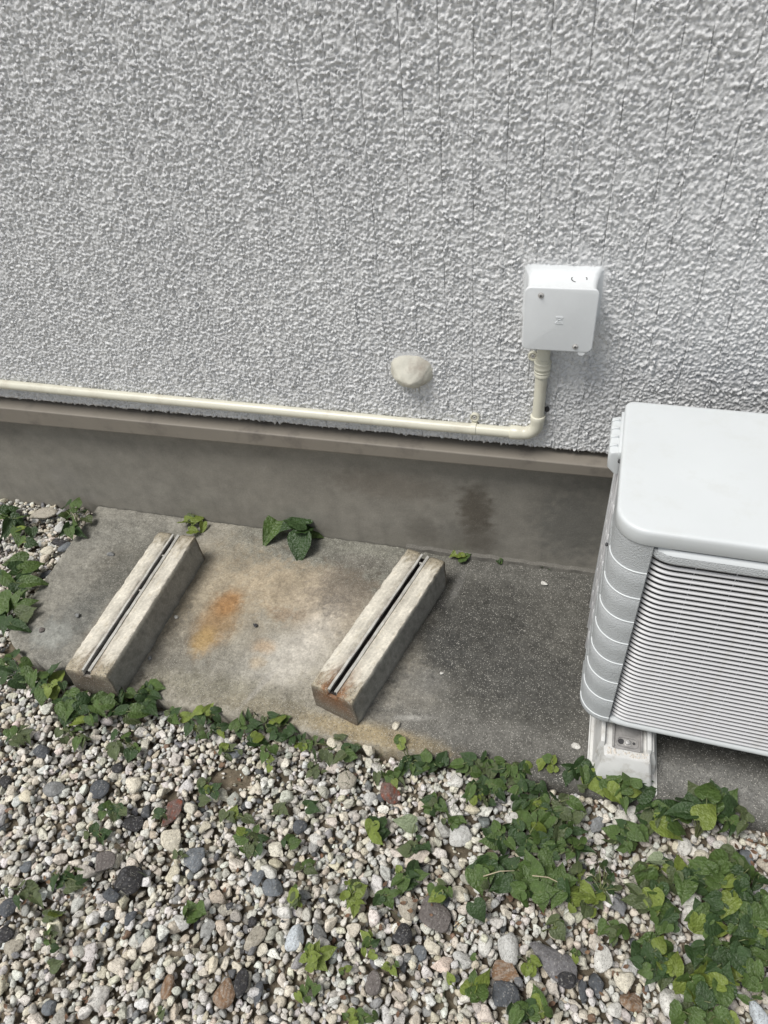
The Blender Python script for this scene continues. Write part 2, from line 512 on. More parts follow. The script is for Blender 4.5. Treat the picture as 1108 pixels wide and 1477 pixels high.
# mortar fillet along the foot at the right
mb = MB()
pts = []
for k in range(60):
    x = -.44 + k * .0125
    hh = .012 + .003 * math.sin(k * 1.3) * math.sin(k * .37)
    pts.append([(x, Y_F - .0005, hh + .006), (x, Y_F - .010, hh), (x, Y_F - .012 - .002 * math.sin(k * .9), .0), (x, Y_F - .0005, -.01)])
mb.loft(pts)
fil = mb.build('mortar_fillet', M_FOUND, smooth=True)
set_col(fil.data, np.tile([[.135, .128, .112]], (len(fil.data.vertices), 1)))
set_col(fil.data, np.full((len(fil.data.vertices), 3), .4), 'Grain')
hpart(fil)

# drip flashing, two lengths lapped
def flashing(x0, x1, off=0):
    mb = MB(); L = []
    for k in range(9):
        x = x0 + (x1 - x0) * k / 8
        t = np.clip((x + 1.70) / 1.79, -1, 1.5)
        zb = .373 + .024 * t
        L.append([(x, Y_F + .002, .438 + off), (x, 1.366, .436 + off), (x, 1.331 - off, .4285 + off), (x, 1.3285 - off, .4275 + off), (x, 1.3275 - off, .4255 + off), (x, 1.3275 - off, zb + .003),
                  (x, 1.3285 - off, zb), (x, 1.333, zb - .001), (x, 1.336, zb + .001), (x, 1.338, zb + .004), (x, Y_F + .002, zb + .010)])
    mb.loft(L)
    return hpart(mb.build('drip_flashing', M_FLASH))
xj = float(at(757, 655, 1, 1.328)[0])
flashing(-6, xj + .01)
flashing(xj - .012, 5, .0009)
# dark strip painting the shade in the gap behind the stucco lip
mb = MB(); mb.box(-6, 5, 1.3725, 1.3765, .4395, .475); hpart(mb.build('gap_shade_strip', M_DARK))

# ------------------------------------------------------------------ concrete slab
SLX = [(-1.548, 1.3735), (-1.505, .800), (-1.46, .752), (-1.20, .731), (1.25, .726), (1.25, 1.3735)]
def slab_bounds(v):
    """left edge x at a row, front y at x"""
    return -1.548 + (1.3735 - v) / (1.3735 - .80) * .045
nxs, nys = 620, 150
u = np.linspace(0, 1, nxs); v = np.linspace(0, 1, nys)
UU, VV = np.meshgrid(u, v)
xr = -1.548 + UU * 2.8
yfront = np.interp(xr[0], [-1.548, -1.505, -1.44, -1.30, -.92, -.55, -.24, .46, 1.3], [.84, .800, .775, .748, .730, .731, .733, .746, .755])
nedge = np.interp(np.linspace(0, 1, nxs), np.linspace(0, 1, 900), band_noise(900, 8, 2.8, .03, .02, .15, 33)[3])
yfront = yfront + nedge * .0013
YYs = yfront[None, :] + VV * (1.3735 - yfront[None, :])
XXs = xr + (1.3735 - YYs) / .57 * .045 * (1 - UU)
sn = band_noise(nxs, nys, 2.8, .64, .03, .2, 31); sf = band_noise(nxs, nys, 2.8, .64, .01, .03, 32); sl = band_noise(nxs, nys, 2.8, .64, .12, .6, 34)
ZS = .0009 * sn + .0004 * sf
ZS -= .004 * sstep(.012, 0, YYs - yfront[None, :]) 
ZS -= .004 * sstep(.010, 0, UU * 2.8)
C = np.ones((nys, nxs, 3)) * np.array([.27, .25, .205])
G = np.ones((nys, nxs)) * .55
def paint(px, py, rx, ry, c, k, soft=.5, ang=0, wob=.15, grain=None):
    global C, G
    p = at(px, py, 2, 0)
    dx = XXs - p[0]; dy = YYs - p[1]
    ca, sa = math.cos(math.radians(ang)), math.sin(math.radians(ang))
    a = (dx * ca + dy * sa) / rx; bq = (-dx * sa + dy * ca) / ry
    d = np.sqrt(a * a + bq * bq) + wob * sn * .7 + wob * .5 * sf
    w = sstep(1 + soft, 1 - soft, d) * k
    C = C * (1 - w[..., None]) + np.array(c) * w[..., None]
    if grain is not None: G = G * (1 - w) + grain * w
# right half: darker surface
rt = sstep(-.42, -.22, XXs + .05 * sl + .02 * sn + .10 * (YYs - 1.05)) 
C = C * (1 - rt[..., None] * .86) + np.array([.060, .060, .055]) * rt[..., None] * .86
G = G * (1 - rt) + .95 * rt
# grey-green grained band near the foundation
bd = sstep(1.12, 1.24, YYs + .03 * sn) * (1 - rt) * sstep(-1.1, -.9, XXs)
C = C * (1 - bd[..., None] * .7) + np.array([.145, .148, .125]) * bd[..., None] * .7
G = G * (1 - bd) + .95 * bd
# left of the left block
lf = sstep(-1.05, -1.15, XXs)
C = C * (1 - lf[..., None] * .7) + np.array([.205, .20, .175]) * lf[..., None] * .7
paint(190, 810, .10, .13, (.105, .098, .08), .85, .6, grain=.9)
paint(150, 850, .05, .16, (.125, .122, .105), .8, .6, ang=-10)
paint(110, 900, .08, .10, (.15, .15, .135), .75, .6)
paint(75, 915, .062, .05, (.27, .275, .25), .8, .3, grain=.15)
paint(165, 880, .03, .18, (.25, .22, .17), .6, .5, ang=-4)
paint(160, 770, .20, .06, (.19, .185, .16), .6, .6, grain=.9)
paint(60, 960, .10, .05, (.17, .165, .145), .6, .6, grain=.8)
# between the blocks
paint(300, 870, .18, .22, (.34, .285, .20), .7, .6, grain=.3)
paint(430, 850, .20, .10, (.38, .31, .215), .75, .5, grain=.25)
paint(470, 880, .10, .14, (.43, .365, .28), .7, .5, grain=.2)
paint(415, 945, .12, .07, (.46, .435, .38), .8, .6, ang=30, grain=.15)
paint(445, 925, .05, .15, (.46, .43, .375), .6, .6, ang=-14, grain=.15)
paint(290, 960, .14, .08, (.185, .18, .155), .65, .6, grain=.7)
paint(250, 935, .05, .12, (.16, .15, .125), .6, .5, grain=.7)
paint(330, 1000, .22, .045, (.21, .195, .145), .7, .5, grain=.9)
paint(420, 1030, .18, .03, (.25, .22, .155), .7, .5, grain=.9)
paint(545, 1060, .16, .028, (.30, .24, .14), .85, .5, grain=.95)
paint(335, 940, .020, .10, (.32, .30, .25), .5, .5, ang=-14)
paint(380, 985, .008, .09, (.36, .34, .30), .6, .5, ang=-20)
# rust stains
paint(314, 893, .052, .100, (.30, .185, .085), .78, .55, ang=-2, wob=.10, grain=.1)
paint(328, 870, .036, .042, (.31, .165, .065), .7, .5, wob=.10, grain=.1)
paint(322, 905, .016, .050, (.27, .20, .12), .5, .6, ang=-8, wob=.08)
paint(294, 922, .030, .042, (.42, .29, .12), .6, .6, wob=.10, grain=.1)
paint(381, 933, .032, .022, (.40, .25, .12), .45, .6, wob=.15)
paint(372, 955, .020, .020, (.42, .31, .18), .4, .6, wob=.15)
paint(415, 885, .05, .018, (.24, .17, .11), .5, .6, wob=.4)
# right half marks
paint(690, 900, .13, .14, (.040, .040, .037), .6, .7, grain=.9)
paint(760, 980, .16, .10, (.050, .050, .047), .6, .7, grain=.9)
paint(640, 930, .06, .10, (.045, .045, .042), .7, .5)
paint(500, 850, .09, .10, (.115, .10, .082), .7, .5, grain=.6)
paint(525, 810, .12, .03, (.15, .14, .12), .6, .6, grain=.9)
paint(608, 985, .07, .05, (.17, .165, .15), .75, .5, grain=.5)
paint(590, 1020, .09, .05, (.20, .19, .165), .8, .5, grain=.6)
paint(700, 1060, .25, .045, (.155, .15, .135), .7, .6, grain=.95)
paint(590, 1035, .05, .006, (.34, .33, .30), .7, .5, ang=12)
paint(660, 845, .012, .06, (.22, .215, .20), .6, .5, ang=-8)
paint(760, 830, .30, .05, (.115, .112, .10), .65, .6, grain=.95)
paint(1020, 1130, .22, .05, (.20, .198, .185), .8, .5, grain=.95)
paint(900, 1130, .12, .03, (.14, .138, .128), .7, .5, grain=.95)
C *= (1 + .06 * sl + .05 * sn + .05 * sf)[..., None]
V = np.stack([XXs, YYs, ZS], -1)
# skirts
front = V[0].copy(); front[:, 2] = -.07
left = V[:, 0].copy(); left[:, 2] = -.07
allV = [V.reshape(-1, 3), front, left]
nV = nxs * nys
Fs = [grid_faces(nxs, nys)]
i = np.arange(nxs - 1)
Fs.append(np.stack([nV + i, nV + i + 1, i + 1, i], -1))
j = np.arange(nys - 1)
Fs.append(np.stack([nV + nxs + j + 1, nV + nxs + j, j * nxs, (j + 1) * nxs], -1))
me = mesh_np('slab', np.concatenate(allV), np.concatenate(Fs))
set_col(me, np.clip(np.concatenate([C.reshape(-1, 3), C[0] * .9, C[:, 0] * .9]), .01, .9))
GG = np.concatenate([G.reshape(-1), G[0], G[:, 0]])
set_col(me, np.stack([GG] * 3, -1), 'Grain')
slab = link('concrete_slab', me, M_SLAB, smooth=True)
tag(slab, 'weathered concrete slab with an orange rust stain lying at the foot of the wall', 'slab')

# ------------------------------------------------------------------ concrete rail blocks
def rail_block(loc, rz, label, width, length, height, rust, seed):
    t = empty('rail_block', loc, rz, label=label, cat='concrete block', group='slotted concrete blocks on the slab')
    g = np.random.default_rng(seed)
    # outline across the block (u from left to right) carried along its length
    hw = width / 2; sw = .0075; bt = .004      # slot half width, batter
    rows = 56
    prof = []
    def P(a, b): prof.append((a, b))
    for k in range(7): P(-hw - bt + bt * k / 6, height * k / 6 * .985)
    P(-hw + .0025, height - .0005)
    for k in range(1, 8): P(-hw + .003 + (hw - .003 - .020) * k / 7, height)
    P(-.0185, height - .0022)
    P(-.0145, height - .0022); P(-.0145, height - .022); P(.0145, height - .022); P(.0145, height - .0022); P(.0185, height - .0022)
    for k in range(0, 8): P(.020 + (hw - .003 - .020) * k / 7, height)
    P(hw - .0015, height - .0005)
    for k in range(7): P(hw + bt * k / 6, height * (1 - k / 6 * 1.0) * .985)
    npf = len(prof)
    ys = np.linspace(0, length, rows)
    nn = band_noise(npf * 4, rows * 4, .4, length, .02, .08, seed)
    nf = band_noise(npf * 4, rows * 4, .4, length, .008, .02, seed + 1)
    Vv_ = []; Cc = []; Gg = []
    for j, y in enumerate(ys):
        e = min(y, length - y)
        for i, (a, z) in enumerate(prof):
            q = nn[j * 4, i * 4]; q2 = nf[j * 4, i * 4]
            corner = (abs(abs(a) - hw) < .004) and z > height - .004
            dz = -.0012 * max(0, q + .3) if corner else -.0003 * q2
            if e < .001 and z > height * .9: dz -= .003
            Vv_.append((a + .0006 * q, y + (.0008 * q2 if e < .001 else 0), max(z + dz, 0)))
            top = z > height - .003
            stq = math.sin(i * 2.7 + seed) * .5 + math.sin(i * 5.1 + 2 * seed) * .3
            c = np.array([.58, .545, .465]) * (1 + .11 * stq) if top else np.array([.29, .285, .26])  # worn top painted as lit, flanks painted darker as in shade
            gr = .15
            if top:
                near = sstep(.07, .015, e + .012 * q)
                c = c * (1 - near) + np.array([.32, .28, .205]) * near; gr = .15 + .85 * near
                if abs(a) > .018 and abs(a) < .030: c = c * .86
                c = c * (1 + .05 * q + .03 * q2)
                if q > 1.5: c = c * np.array([.80, .78, .74])
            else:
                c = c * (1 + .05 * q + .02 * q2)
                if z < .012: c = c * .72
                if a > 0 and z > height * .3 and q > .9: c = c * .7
                if e < .001: c = np.array([.15, .13, .10]) * (1 + .1 * q); gr = .8  # sandy ends, their shade painted into the dark colour
            rr = rust * sstep(.12, .0, y) * sstep(.050, .012, abs(a) + .008 * q) * (1 if z > height * .35 or y < .001 else 0)
            c = c * (1 - .85 * rr) + np.array([.20, .085, .03]) * .85 * rr
            Cc.append(c); Gg.append([gr] * 3)
    F_ = grid_faces(npf, rows)
    me = mesh_np('body', Vv_, F_)
    bm = bmesh.new(); bm.from_mesh(me); bm.verts.ensure_lookup_table()
    # end faces stitched as quads: left flank, floor under slot, right flank
    for j in (0, rows - 1):
        b0 = j * npf
        idx = list(range(npf))
        lf = [b0 + k for k in range(0, idx.index(15 + 1) + 3)]
        try:
            bm.faces.new([bm.verts[b0 + k] for k in range(npf)])
        except ValueError: pass
    bmesh.ops.recalc_face_normals(bm, faces=bm.faces)
    bmesh.ops.triangulate(bm, faces=[f for f in bm.faces if len(f.verts) > 4])
    bm.to_mesh(me); bm.free()
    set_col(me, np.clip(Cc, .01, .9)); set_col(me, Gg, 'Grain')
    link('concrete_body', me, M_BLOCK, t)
    # steel channel cast into the slot: lips a few mm proud
    mb = MB()
    for s in (-1, 1):
        L = []
        for k in range(25):
            y = .006 + (length - .012) * k / 24
            wv = .0005 * math.sin(k * 1.7 + seed)
            a0, a1 = s * (.0062 + wv), s * (.0132 + wv * .5)
            zt_ = height + .0015 + .0005 * math.sin(k * .8 + s)
            L.append([(a0, y, height - .0035), (a0, y, zt_), (a0 + s * .0016, y, zt_ + .0006), (a1, y, zt_ - .0012), (a1, y, height - .018), (a1 - s * .0016, y, height - .018), (a1 - s * .0016, y, zt_ - .003), (a0 + s * .0010, y, zt_ - .0022), (a0 + s * .0012, y, height - .0035)])
        mb.loft(L)
    link_o = mb.build('steel_rail', M_RAIL, t, smooth=True, angle=30)
    mb = MB(); mb.box(-.0130, .0130, .008, length - .008, height - .0205, height - .0175)
    mb.build('rail_floor', M_RAILIN, t)
    mb = MB()
    for yy in (.55, .82) if seed % 2 else (.93,):
        mb.box(-.0044, .0044, length * yy, length * yy + .004, height - .012, height - .004)
    mb.build('rail_nub', M_RAIL, t)
    return t
HB = .103
# left block: front left top corner and direction from the photograph
fl = at(102.8, 970, 2, HB); fr = at(152.7, 978.8, 2, HB); bl_ = at(221, 768, 2, HB); br_ = at(277.5, 773.5, 2, HB)
d = np.array([-.006, .503, 0]); fc = np.array([-1.0425 - .0655, .7095, 0])
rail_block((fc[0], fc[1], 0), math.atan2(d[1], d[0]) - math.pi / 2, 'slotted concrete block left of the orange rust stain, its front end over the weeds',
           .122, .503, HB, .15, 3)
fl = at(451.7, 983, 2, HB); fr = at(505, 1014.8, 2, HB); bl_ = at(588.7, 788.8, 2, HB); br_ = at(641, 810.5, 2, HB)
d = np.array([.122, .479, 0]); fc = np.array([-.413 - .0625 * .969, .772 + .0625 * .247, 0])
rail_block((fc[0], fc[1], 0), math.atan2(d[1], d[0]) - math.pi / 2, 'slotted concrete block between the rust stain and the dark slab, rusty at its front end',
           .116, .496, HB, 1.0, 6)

# ------------------------------------------------------------------ junction box
JF = 1.290
jb = empty('junction_box', (-.051, Y_W, .752), label='square white wall box with two screws above the cream conduit', cat='junction box')
def local(parent, o):
    o.parent = parent
    o.matrix_parent_inverse = Matrix.Translation(-Vector(parent.location)) if parent.rotation_euler.z == 0 else parent.matrix_world.inverted()
    return o
mb = MB()
def rl(x0, x1, z0, z1, r, y, wob=0):
    return [(a + wob * math.sin(k * 2.3), y, b_ + wob * math.cos(k * 1.7)) for k, (a, b_) in enumerate(rrect(x0, x1, z0, z1, r, 6))]
mb.loft([rl(-.132, .028, .800, .913, .012, Y_W + .002, .0016), rl(-.126, .0225, .790, .906, .012, Y_W - .0025, .0010), rl(-.1205, .0175, .770, .897, .012, Y_W - .008, .0004),
         rl(-.1195, .0165, .756, .8915, .011, Y_W - .014), rl(-.118, .0155, .757, .889, .010, Y_W - .03), rl(-.1175, .0155, .757, .888, .010, JF + .0055)])
local(jb, mb.build('box_body', M_BOX, smooth=True, angle=50))
mb = MB()
mb.loft([rl(-.1210, .0205, .7530, .8895, .012, JF + .0058), rl(-.1215, .0210, .7525, .8900, .0125, JF + .002), rl(-.1205, .0200, .7535, .8890, .0118, JF + .0004), rl(-.1185, .0180, .7555, .8870, .010, JF)])
mb.tube([(.0005 + .0, JF + .005, .7525), (.0005, JF + .001, .7525)], .0075, 16)
cov = local(jb, mb.build('cover', M_BOX, smooth=True, angle=50))
def screw(parent, px, py, y, r):
    p = at(px, py, 1, y)
    mb = MB()
    n_ = 18
    prof = [(r * 1.25, -.0002), (r * 1.25, -.0007), (r, -.0009), (r * .9, -.0022), (r * .55, -.0030), (r * .32, -.0030), (r * .28, -.0012)]
    L = [[(p[0] + rr * math.cos(a), y + dy, p[2] + rr * math.sin(a)) for a in [2 * math.pi * k / n_ for k in range(n_)]] for rr, dy in prof]
    mb.loft(L)
    s_ = mb.build('screw', M_SCREW, smooth=True, angle=40)
    mc = MB()
    w = r * .16
    mc.box(p[0] - r * .55, p[0] + r * .55, y - .00315, y - .0028, p[2] - w, p[2] + w)
    mc.box(p[0] - w, p[0] + w, y - .00325, y - .0027, p[2] - r * .55, p[2] + r * .55)
    local(parent, s_)
    x_ = mc.build('cross_slot', M_DARK); x_.parent = s_; x_.matrix_parent_inverse = s_.matrix_world.inverted() @ Matrix.Translation(-Vector(parent.location))
    x_.matrix_parent_inverse = (Matrix.Translation(Vector(parent.location)) @ Matrix.Translation(-Vector(parent.location))).inverted()
screw(jb, 780.5, 426, JF, .0048)
screw(jb, 830, 500, JF, .0048)
# maker's mark pressed in the cover: bars over and under a small triangle
c_ = at(806.5, 462, 1, JF)
mb = MB()
a_ = .0075
for zc in (.0068, -.0062):
    mb.box(c_[0] - a_, c_[0] + a_, JF - .0011, JF + .001, c_[2] + zc - .0009, c_[2] + zc + .0007)
def stroke(mb, x0, z0, x1, z1, w=.0007):
    dx, dz = x1 - x0, z1 - z0; L = math.hypot(dx, dz); nx_s, nz_s = -dz / L * w, dx / L * w
    q = [(x0 + nx_s, z0 + nz_s), (x1 + nx_s, z1 + nz_s), (x1 - nx_s, z1 - nz_s), (x0 - nx_s, z0 - nz_s)]
    mb.loft([[(c_[0] + a, JF - .0010, c_[2] + b_) for a, b_ in q], [(c_[0] + a, JF + .001, c_[2] + b_) for a, b_ in q]])
stroke(mb, -.0062, .0055, -.0005, .0005); stroke(mb, .0062, .0055, .0005, .0005)
stroke(mb, -.0058, -.0050, 0, .0012); stroke(mb, .0058, -.0050, 0, .0012); stroke(mb, -.003, -.0035, .003, -.0035)
local(jb, mb.build('pressed_mark', M_BOX))
# knock-out ring on the top face
pk = at(835.5, 404, 2, .8885)
mb = MB()
for a0, a1 in ((200, 245), (158, 195), (118, 150), (82, 112), (40, 76), (8, 30), (-12, 2)):
    ii = [math.radians(a0 + (a1 - a0) * k / 5) for k in range(6)]
    q0 = [(pk[0] + .0155 * math.cos(a), pk[1] + .0155 * math.sin(a)) for a in ii]
    q1 = [(pk[0] + .0138 * math.cos(a), pk[1] + .0138 * math.sin(a)) for a in reversed(ii)]
    ring = q0 + q1
    zt2 = lambda yy: .8880 + max(0., yy - 1.2955) * .042 + max(0., yy - 1.32) * .12
    ring = [(a, pk[1] + (b_ - pk[1]) * .8) for a, b_ in ring]
    mb.loft([[(a, b_, zt2(b_) - .001) for a, b_ in ring], [(a, b_, zt2(b_) + .0006) for a, b_ in ring]])
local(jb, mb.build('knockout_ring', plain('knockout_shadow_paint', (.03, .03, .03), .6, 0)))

# ------------------------------------------------------------------ conduit
PY = 1.3365; PR = .0136
cd = empty('conduit', (-.079, PY, .50), label='cream plastic conduit running along the wall foot and up to the white box', cat='conduit')
mb = MB()
xsn = np.linspace(-4, -.135, 40)
mb.tube([(x, PY - .001, .5015 + .010 * np.clip((-x - .3) / 1.4, 0, 1.2) ** 1.3 + .0006 * math.sin(x * 6)) for x in xsn], PR, 24)
local(cd, mb.build('pipe', M_PIPE, smooth=True))
mb = MB()
mb.tube([(-.079, PY, .545), (-.0785, PY, .62), (-.078, PY, .670)], PR, 24)
local(cd, mb.build('pipe', M_PIPE, smooth=True))
mb = MB()
path = [(-.142, PY, .5015), (-.141, PY, .5015), (-.1405, PY, .5015), (-.118, PY, .5015)]; rad = [PR * .9, PR + .0030, PR + .0034, PR + .0032]
for k in range(9):
    a = math.radians(-90 + 90 * k / 8)
    path.append((-.112 + .033 * math.cos(a), PY, .5345 + .033 * math.sin(a))); rad.append(PR + .0022)
path += [(-.079, PY, .545), (-.079, PY, .5555), (-.079, PY, .556), (-.079, PY, .557)]; rad += [PR + .0032, PR + .0034, PR + .003, PR * .9]
mb.tube(path, rad, 26)
local(cd, mb.build('elbow', M_PIPE, smooth=True, angle=60))
mb = MB()
zz = [.664, .6645, .670, .671, .676, .677, .684, .685, .690, .691, .698, .6985, .7, .706, .707, .757]
rr = [.9 * PR, PR + .0030, PR + .0034, PR + .0024, PR + .0040, PR + .0028, PR + .0040, PR + .0052, PR + .0040, PR + .0040, PR + .0056, PR + .0052, PR + .0016, PR + .0012, PR + .0008, PR + .0008]
mb.tube([(-.0775, PY, z) for z in zz], rr, 26)
local(cd, mb.build('box_connector', M_PIPE, smooth=True, angle=50))
def clamp(x, z, vertical):
    mb = MB()
    n_ = 14
    L = []
    for k in range(n_ + 1):
        a = math.radians(-100 + 200 * k / n_)
        c, s = math.cos(a), math.sin(a)
        r0, r1 = PR + .0004, PR + .0022
        if vertical:
            L.append([(x + s * r0, PY - c * r0, z - .006), (x + s * r1, PY - c * r1, z - .006), (x + s * r1, PY - c * r1, z + .006), (x + s * r0, PY - c * r0, z + .006)])
        else:
            L.append([(x - .006, PY - c * r0, z + s * r0), (x - .006, PY - c * r1, z + s * r1), (x + .006, PY - c * r1, z + s * r1), (x + .006, PY - c * r0, z + s * r0)])
    mb.loft(L)
    tx, tz = (x - .0215, z + .004) if vertical else (x + .0005, z + .027)
    mb.loft([[(tx + r * math.cos(a), yy, tz + r * math.sin(a)) for a in [2 * math.pi * k / 20 for k in range(20)]] for r, yy in ((.0112, Y_W + .002), (.0112, Y_W - .0072), (.0106, Y_W - .0078), (.0082, Y_W - .0078), (.0078, Y_W - .0056))])
    if vertical: mb.box(tx, x - .008, Y_W - .0045, Y_W + .001, z - .006, z + .006)
    else: mb.box(x - .007, x + .007, Y_W - .0045, Y_W + .001, z + .008, tz)
    cl = local(cd, mb.build('clamp', M_PIPE, smooth=True, angle=40))
    ms = MB()
    n2_ = 14
    L = [[(tx + r * math.cos(a), Y_W - .0052 + dy, tz + r * math.sin(a)) for a in [2 * math.pi * k / n2_ for k in range(n2_)]] for r, dy in ((.0056, .001), (.0054, -.0010), (.0044, -.0020), (.0018, -.0018), (.0014, -.0004))]
    ms.loft(L)
    s_ = ms.build('screw', M_SCREW, smooth=True, angle=40)
    s_.parent = cl
clamp(-.229, .5017, False)
clamp(-.0785, .7015, True)
# screw hole spalled beside the pipe
def lump(name, c, rad, sub, seed, rough, mat, parent=None, squash=(1, 1, 1)):
    bm = bmesh.new(); bmesh.ops.create_icosphere(bm, subdivisions=sub, radius=1)
    g = np.random.default_rng(seed)
    dirs = g.standard_normal((9, 3)); dirs /= np.linalg.norm(dirs, axis=1)[:, None]; fr_ = g.uniform(1.2, 4.5, 9); ph_ = g.uniform(0, 6.3, 9)
    for v_ in bm.verts:
        p = np.array(v_.co); q = sum(math.sin(fr_[k] * float(p @ dirs[k]) * 2 + ph_[k]) for k in range(9)) / 9
        v_.co = Vector(p * (1 + rough * q))
        v_.co = Vector((v_.co.x * rad[0] + c[0], v_.co.y * rad[1] + c[1], v_.co.z * rad[2] + c[2]))
    me = bpy.data.meshes.new(name); bm.to_mesh(me); bm.free()
    return link(name, me, mat, parent, smooth=True)
hp = at(789, 590, 1, Y_W)
o = lump('anchor_hole', (hp[0], Y_W - .001, hp[2]), (.006, .003, .0075), 3, 5, .5, M_DARK)
hpart(o)

# ------------------------------------------------------------------ sealed stub on the wall
kb = empty('sealed_stub', (KNOB[0], Y_W, KNOB[1]), label='rounded lump of cream putty bulging from the stucco left of the white box', cat='putty cap')
bm = bmesh.new(); bmesh.ops.create_icosphere(bm, subdivisions=5, radius=1)
g = np.random.default_rng(8)
for v_ in bm.verts:
    p = v_.co
    q = .3 * math.sin(3.1 * p.x + 2 * p.z + .5) * math.cos(2.6 * p.z - 1.4 * p.y) + .25 * math.sin(7 * p.x - 3 * p.z) * math.sin(5 * p.z + 2) + .1 * math.sin(15 * p.x + 4 * p.y) * math.sin(13 * p.z)
    k = 1 + .10 * q
    x, y, z = p.x * k, p.y * k, p.z * k
    front = max(0.0, -y)
    rx = .042 + .011 * (1 - front) ** 2; rz = .033 + .010 * (1 - front) ** 2
    if x > 0: rx *= 1.06
    # the lump leans down: its lower edge overhangs, its upper flank is drawn out
    zz_ = z * rz - .010 * front
    if z > 0: zz_ += .006 * (1 - front)
    yy = y * .040
    if z > 0: yy *= 1 - .25 * z
    v_.co = Vector((KNOB[0] + x * rx - .002 * front, Y_W + yy + .004, KNOB[1] - .008 + zz_))
me = bpy.data.meshes.new('putty'); bm.to_mesh(me); bm.free()
local(kb, link('putty_cap', me, M_PUTTY, smooth=True))
mb = MB()
for dx, L_, w in ((-.012, .028, .0012), (-.005, .020, .0009), (.006, .030, .0013), (.011, .018, .0009), (.015, .034, .0011), (.001, .024, .0008)):
    x = KNOB[0] + dx; 
    mb.tube([(x, Y_W - .010, KNOB[1] - .026), (x + .0005, Y_W - .005, KNOB[1] - .034), (x + .0012, Y_W - .0022, KNOB[1] - .034 - L_ * .5), (x + .002, Y_W - .0012, KNOB[1] - .034 - L_)], [w * 1.6, w, w, w * .4], 8)
local(kb, mb.build('putty_runs', M_PUTTY, smooth=True))

# ------------------------------------------------------------------ air conditioner outdoor unit
ax0, ay0 = .089, .830
ac = empty('outdoor_unit', (ax0, ay0, 0), math.radians(-1.5), label='white air conditioner outdoor unit with a slatted front grille at the right', cat='air conditioner')
# local frame: x to the right from the left face, y from the front face back, z up
W, D = .80, .355; ZB, ZT = .137, .684; RC = .052
# lid
mb = MB()
def rr3(ins, r, z): return [(a, b_, z) for a, b_ in rrect(-.003 + ins, W + .003 - ins, -.005 + ins, D + .003 - ins, r - ins, 14, max(.018 - ins, .002))]
rl_ = RC + .002
mb.loft([rr3(.0012, rl_, ZT - .001), rr3(0, rl_, ZT + .001), rr3(0, rl_, ZT + .022), rr3(.0006, rl_, ZT + .0265), rr3(.0022, rl_, ZT + .0292), rr3(.0046, rl_, ZT + .0303), rr3(.008, rl_, ZT + .0307)])
mb.build('lid', M_AC, ac, smooth=True, angle=45)
# casing corner and left panel: eight lapped courses
NC = 8
zc = np.linspace(ZT - .003, ZB + .017, NC + 1)
outline = [(0.0, .135), (0.0, .11), (0, .085)]
for k in range(13):
    a = math.radians(180 + 90 * k / 12)
    outline.append((RC + RC * math.cos(a), RC + RC * math.sin(a)))
outline += [(RC + .0045, 0), (RC + .0085, 0.0002)]
def casing(pts, levels):
    P2 = np.array(pts); T = np.gradient(P2, axis=0); T /= np.linalg.norm(T, axis=1)[:, None]
    N = np.stack([T[:, 1], -T[:, 0]], -1)
    N *= np.sign((N * (np.array([.2, .17]) - P2)).sum(1))[:, None] * -1
    V_ = []
    for z, off in levels:
        q = P2 + N * off
        V_ += [(a, b_, z) for a, b_ in q]
    return V_, grid_faces(len(pts), len(levels))
lev = []
for k in range(NC):
    lev += [(zc[k] - .0016, .0022) if k else (zc[k], .0022), (zc[k] * .5 + zc[k + 1] * .5, .0017), (zc[k + 1] + .0004, .0010), (zc[k + 1] - .0002, .0010)]
lev += [(ZB + .013, .0028), (ZB + .003, .0024), (ZB - .002, 0), (ZB - .006, -.006)]
V_, F_ = casing(outline, lev)
me = mesh_np('corner_panel', V_, F_)
link('corner_panel', me, M_ACTEX, ac)
# moulded lips between the courses, lighter colour painting the light they catch
for k in range(1, NC + 1):
    z = zc[k]
    V_, F_ = casing(outline[3:], [(z + .0008, .0008), (z + .0008, .0022), (z - .0002, .0030), (z - .0014, .0028), (z - .0018, .0018)])
    link('moulded_lip', mesh_np('moulded_lip', V_, F_), M_AC, ac, smooth=True)
# left side: coil behind a guard of upright bars
mb = MB(); mb.box(.0045, .018, .141, D - .004, ZB + .004, ZT)
mb.build('coil', M_COIL, ac)
for k in range(3):
    mb = MB(); y = .185 + k * .062
    mb.box(-.0022, .0030, y - .009, y + .009, ZB + .004, ZT)
    mb.build('guard_bar', M_SLAT, ac, bevel=.001)
    for q in range(7):
        z = ZB + .05 + q * .078 + (.030 if k % 2 else 0)
        mb = MB(); mb.box(-.0008, .0036, y - .0525, y - .0095, z, z + .024)
        mb.build('guard_web', M_SLAT, ac)
mb = MB(); mb.box(-.001, .012, D - .016, D, ZB, ZT); mb.build('rear_post', M_AC, ac, bevel=.002)
mb = MB(); mb.box(-.0008, .012, .132, .139, ZB, ZT); mb.build('side_post', M_AC, ac, bevel=.001)
# inside, back, right, bottom
mb = MB(); mb.box(.02, W - .004, .030, D - .002, ZB + .002, ZT); mb.build('inner_cabinet', M_DARK, ac)  # near-black colour stands in for the shade behind the slats
# base pan
mb = MB()
def rb(ins, z): return [(a, b_, z) for a, b_ in rrect(ins, W - ins, ins, D - ins, RC - ins, 14)]
mb.loft([rb(.006, ZB - .008), rb(.002, ZB - .004), rb(.001, ZB + .003), rb(.004, ZB + .004)])
mb.build('base_pan', M_AC, ac, smooth=True, angle=50)
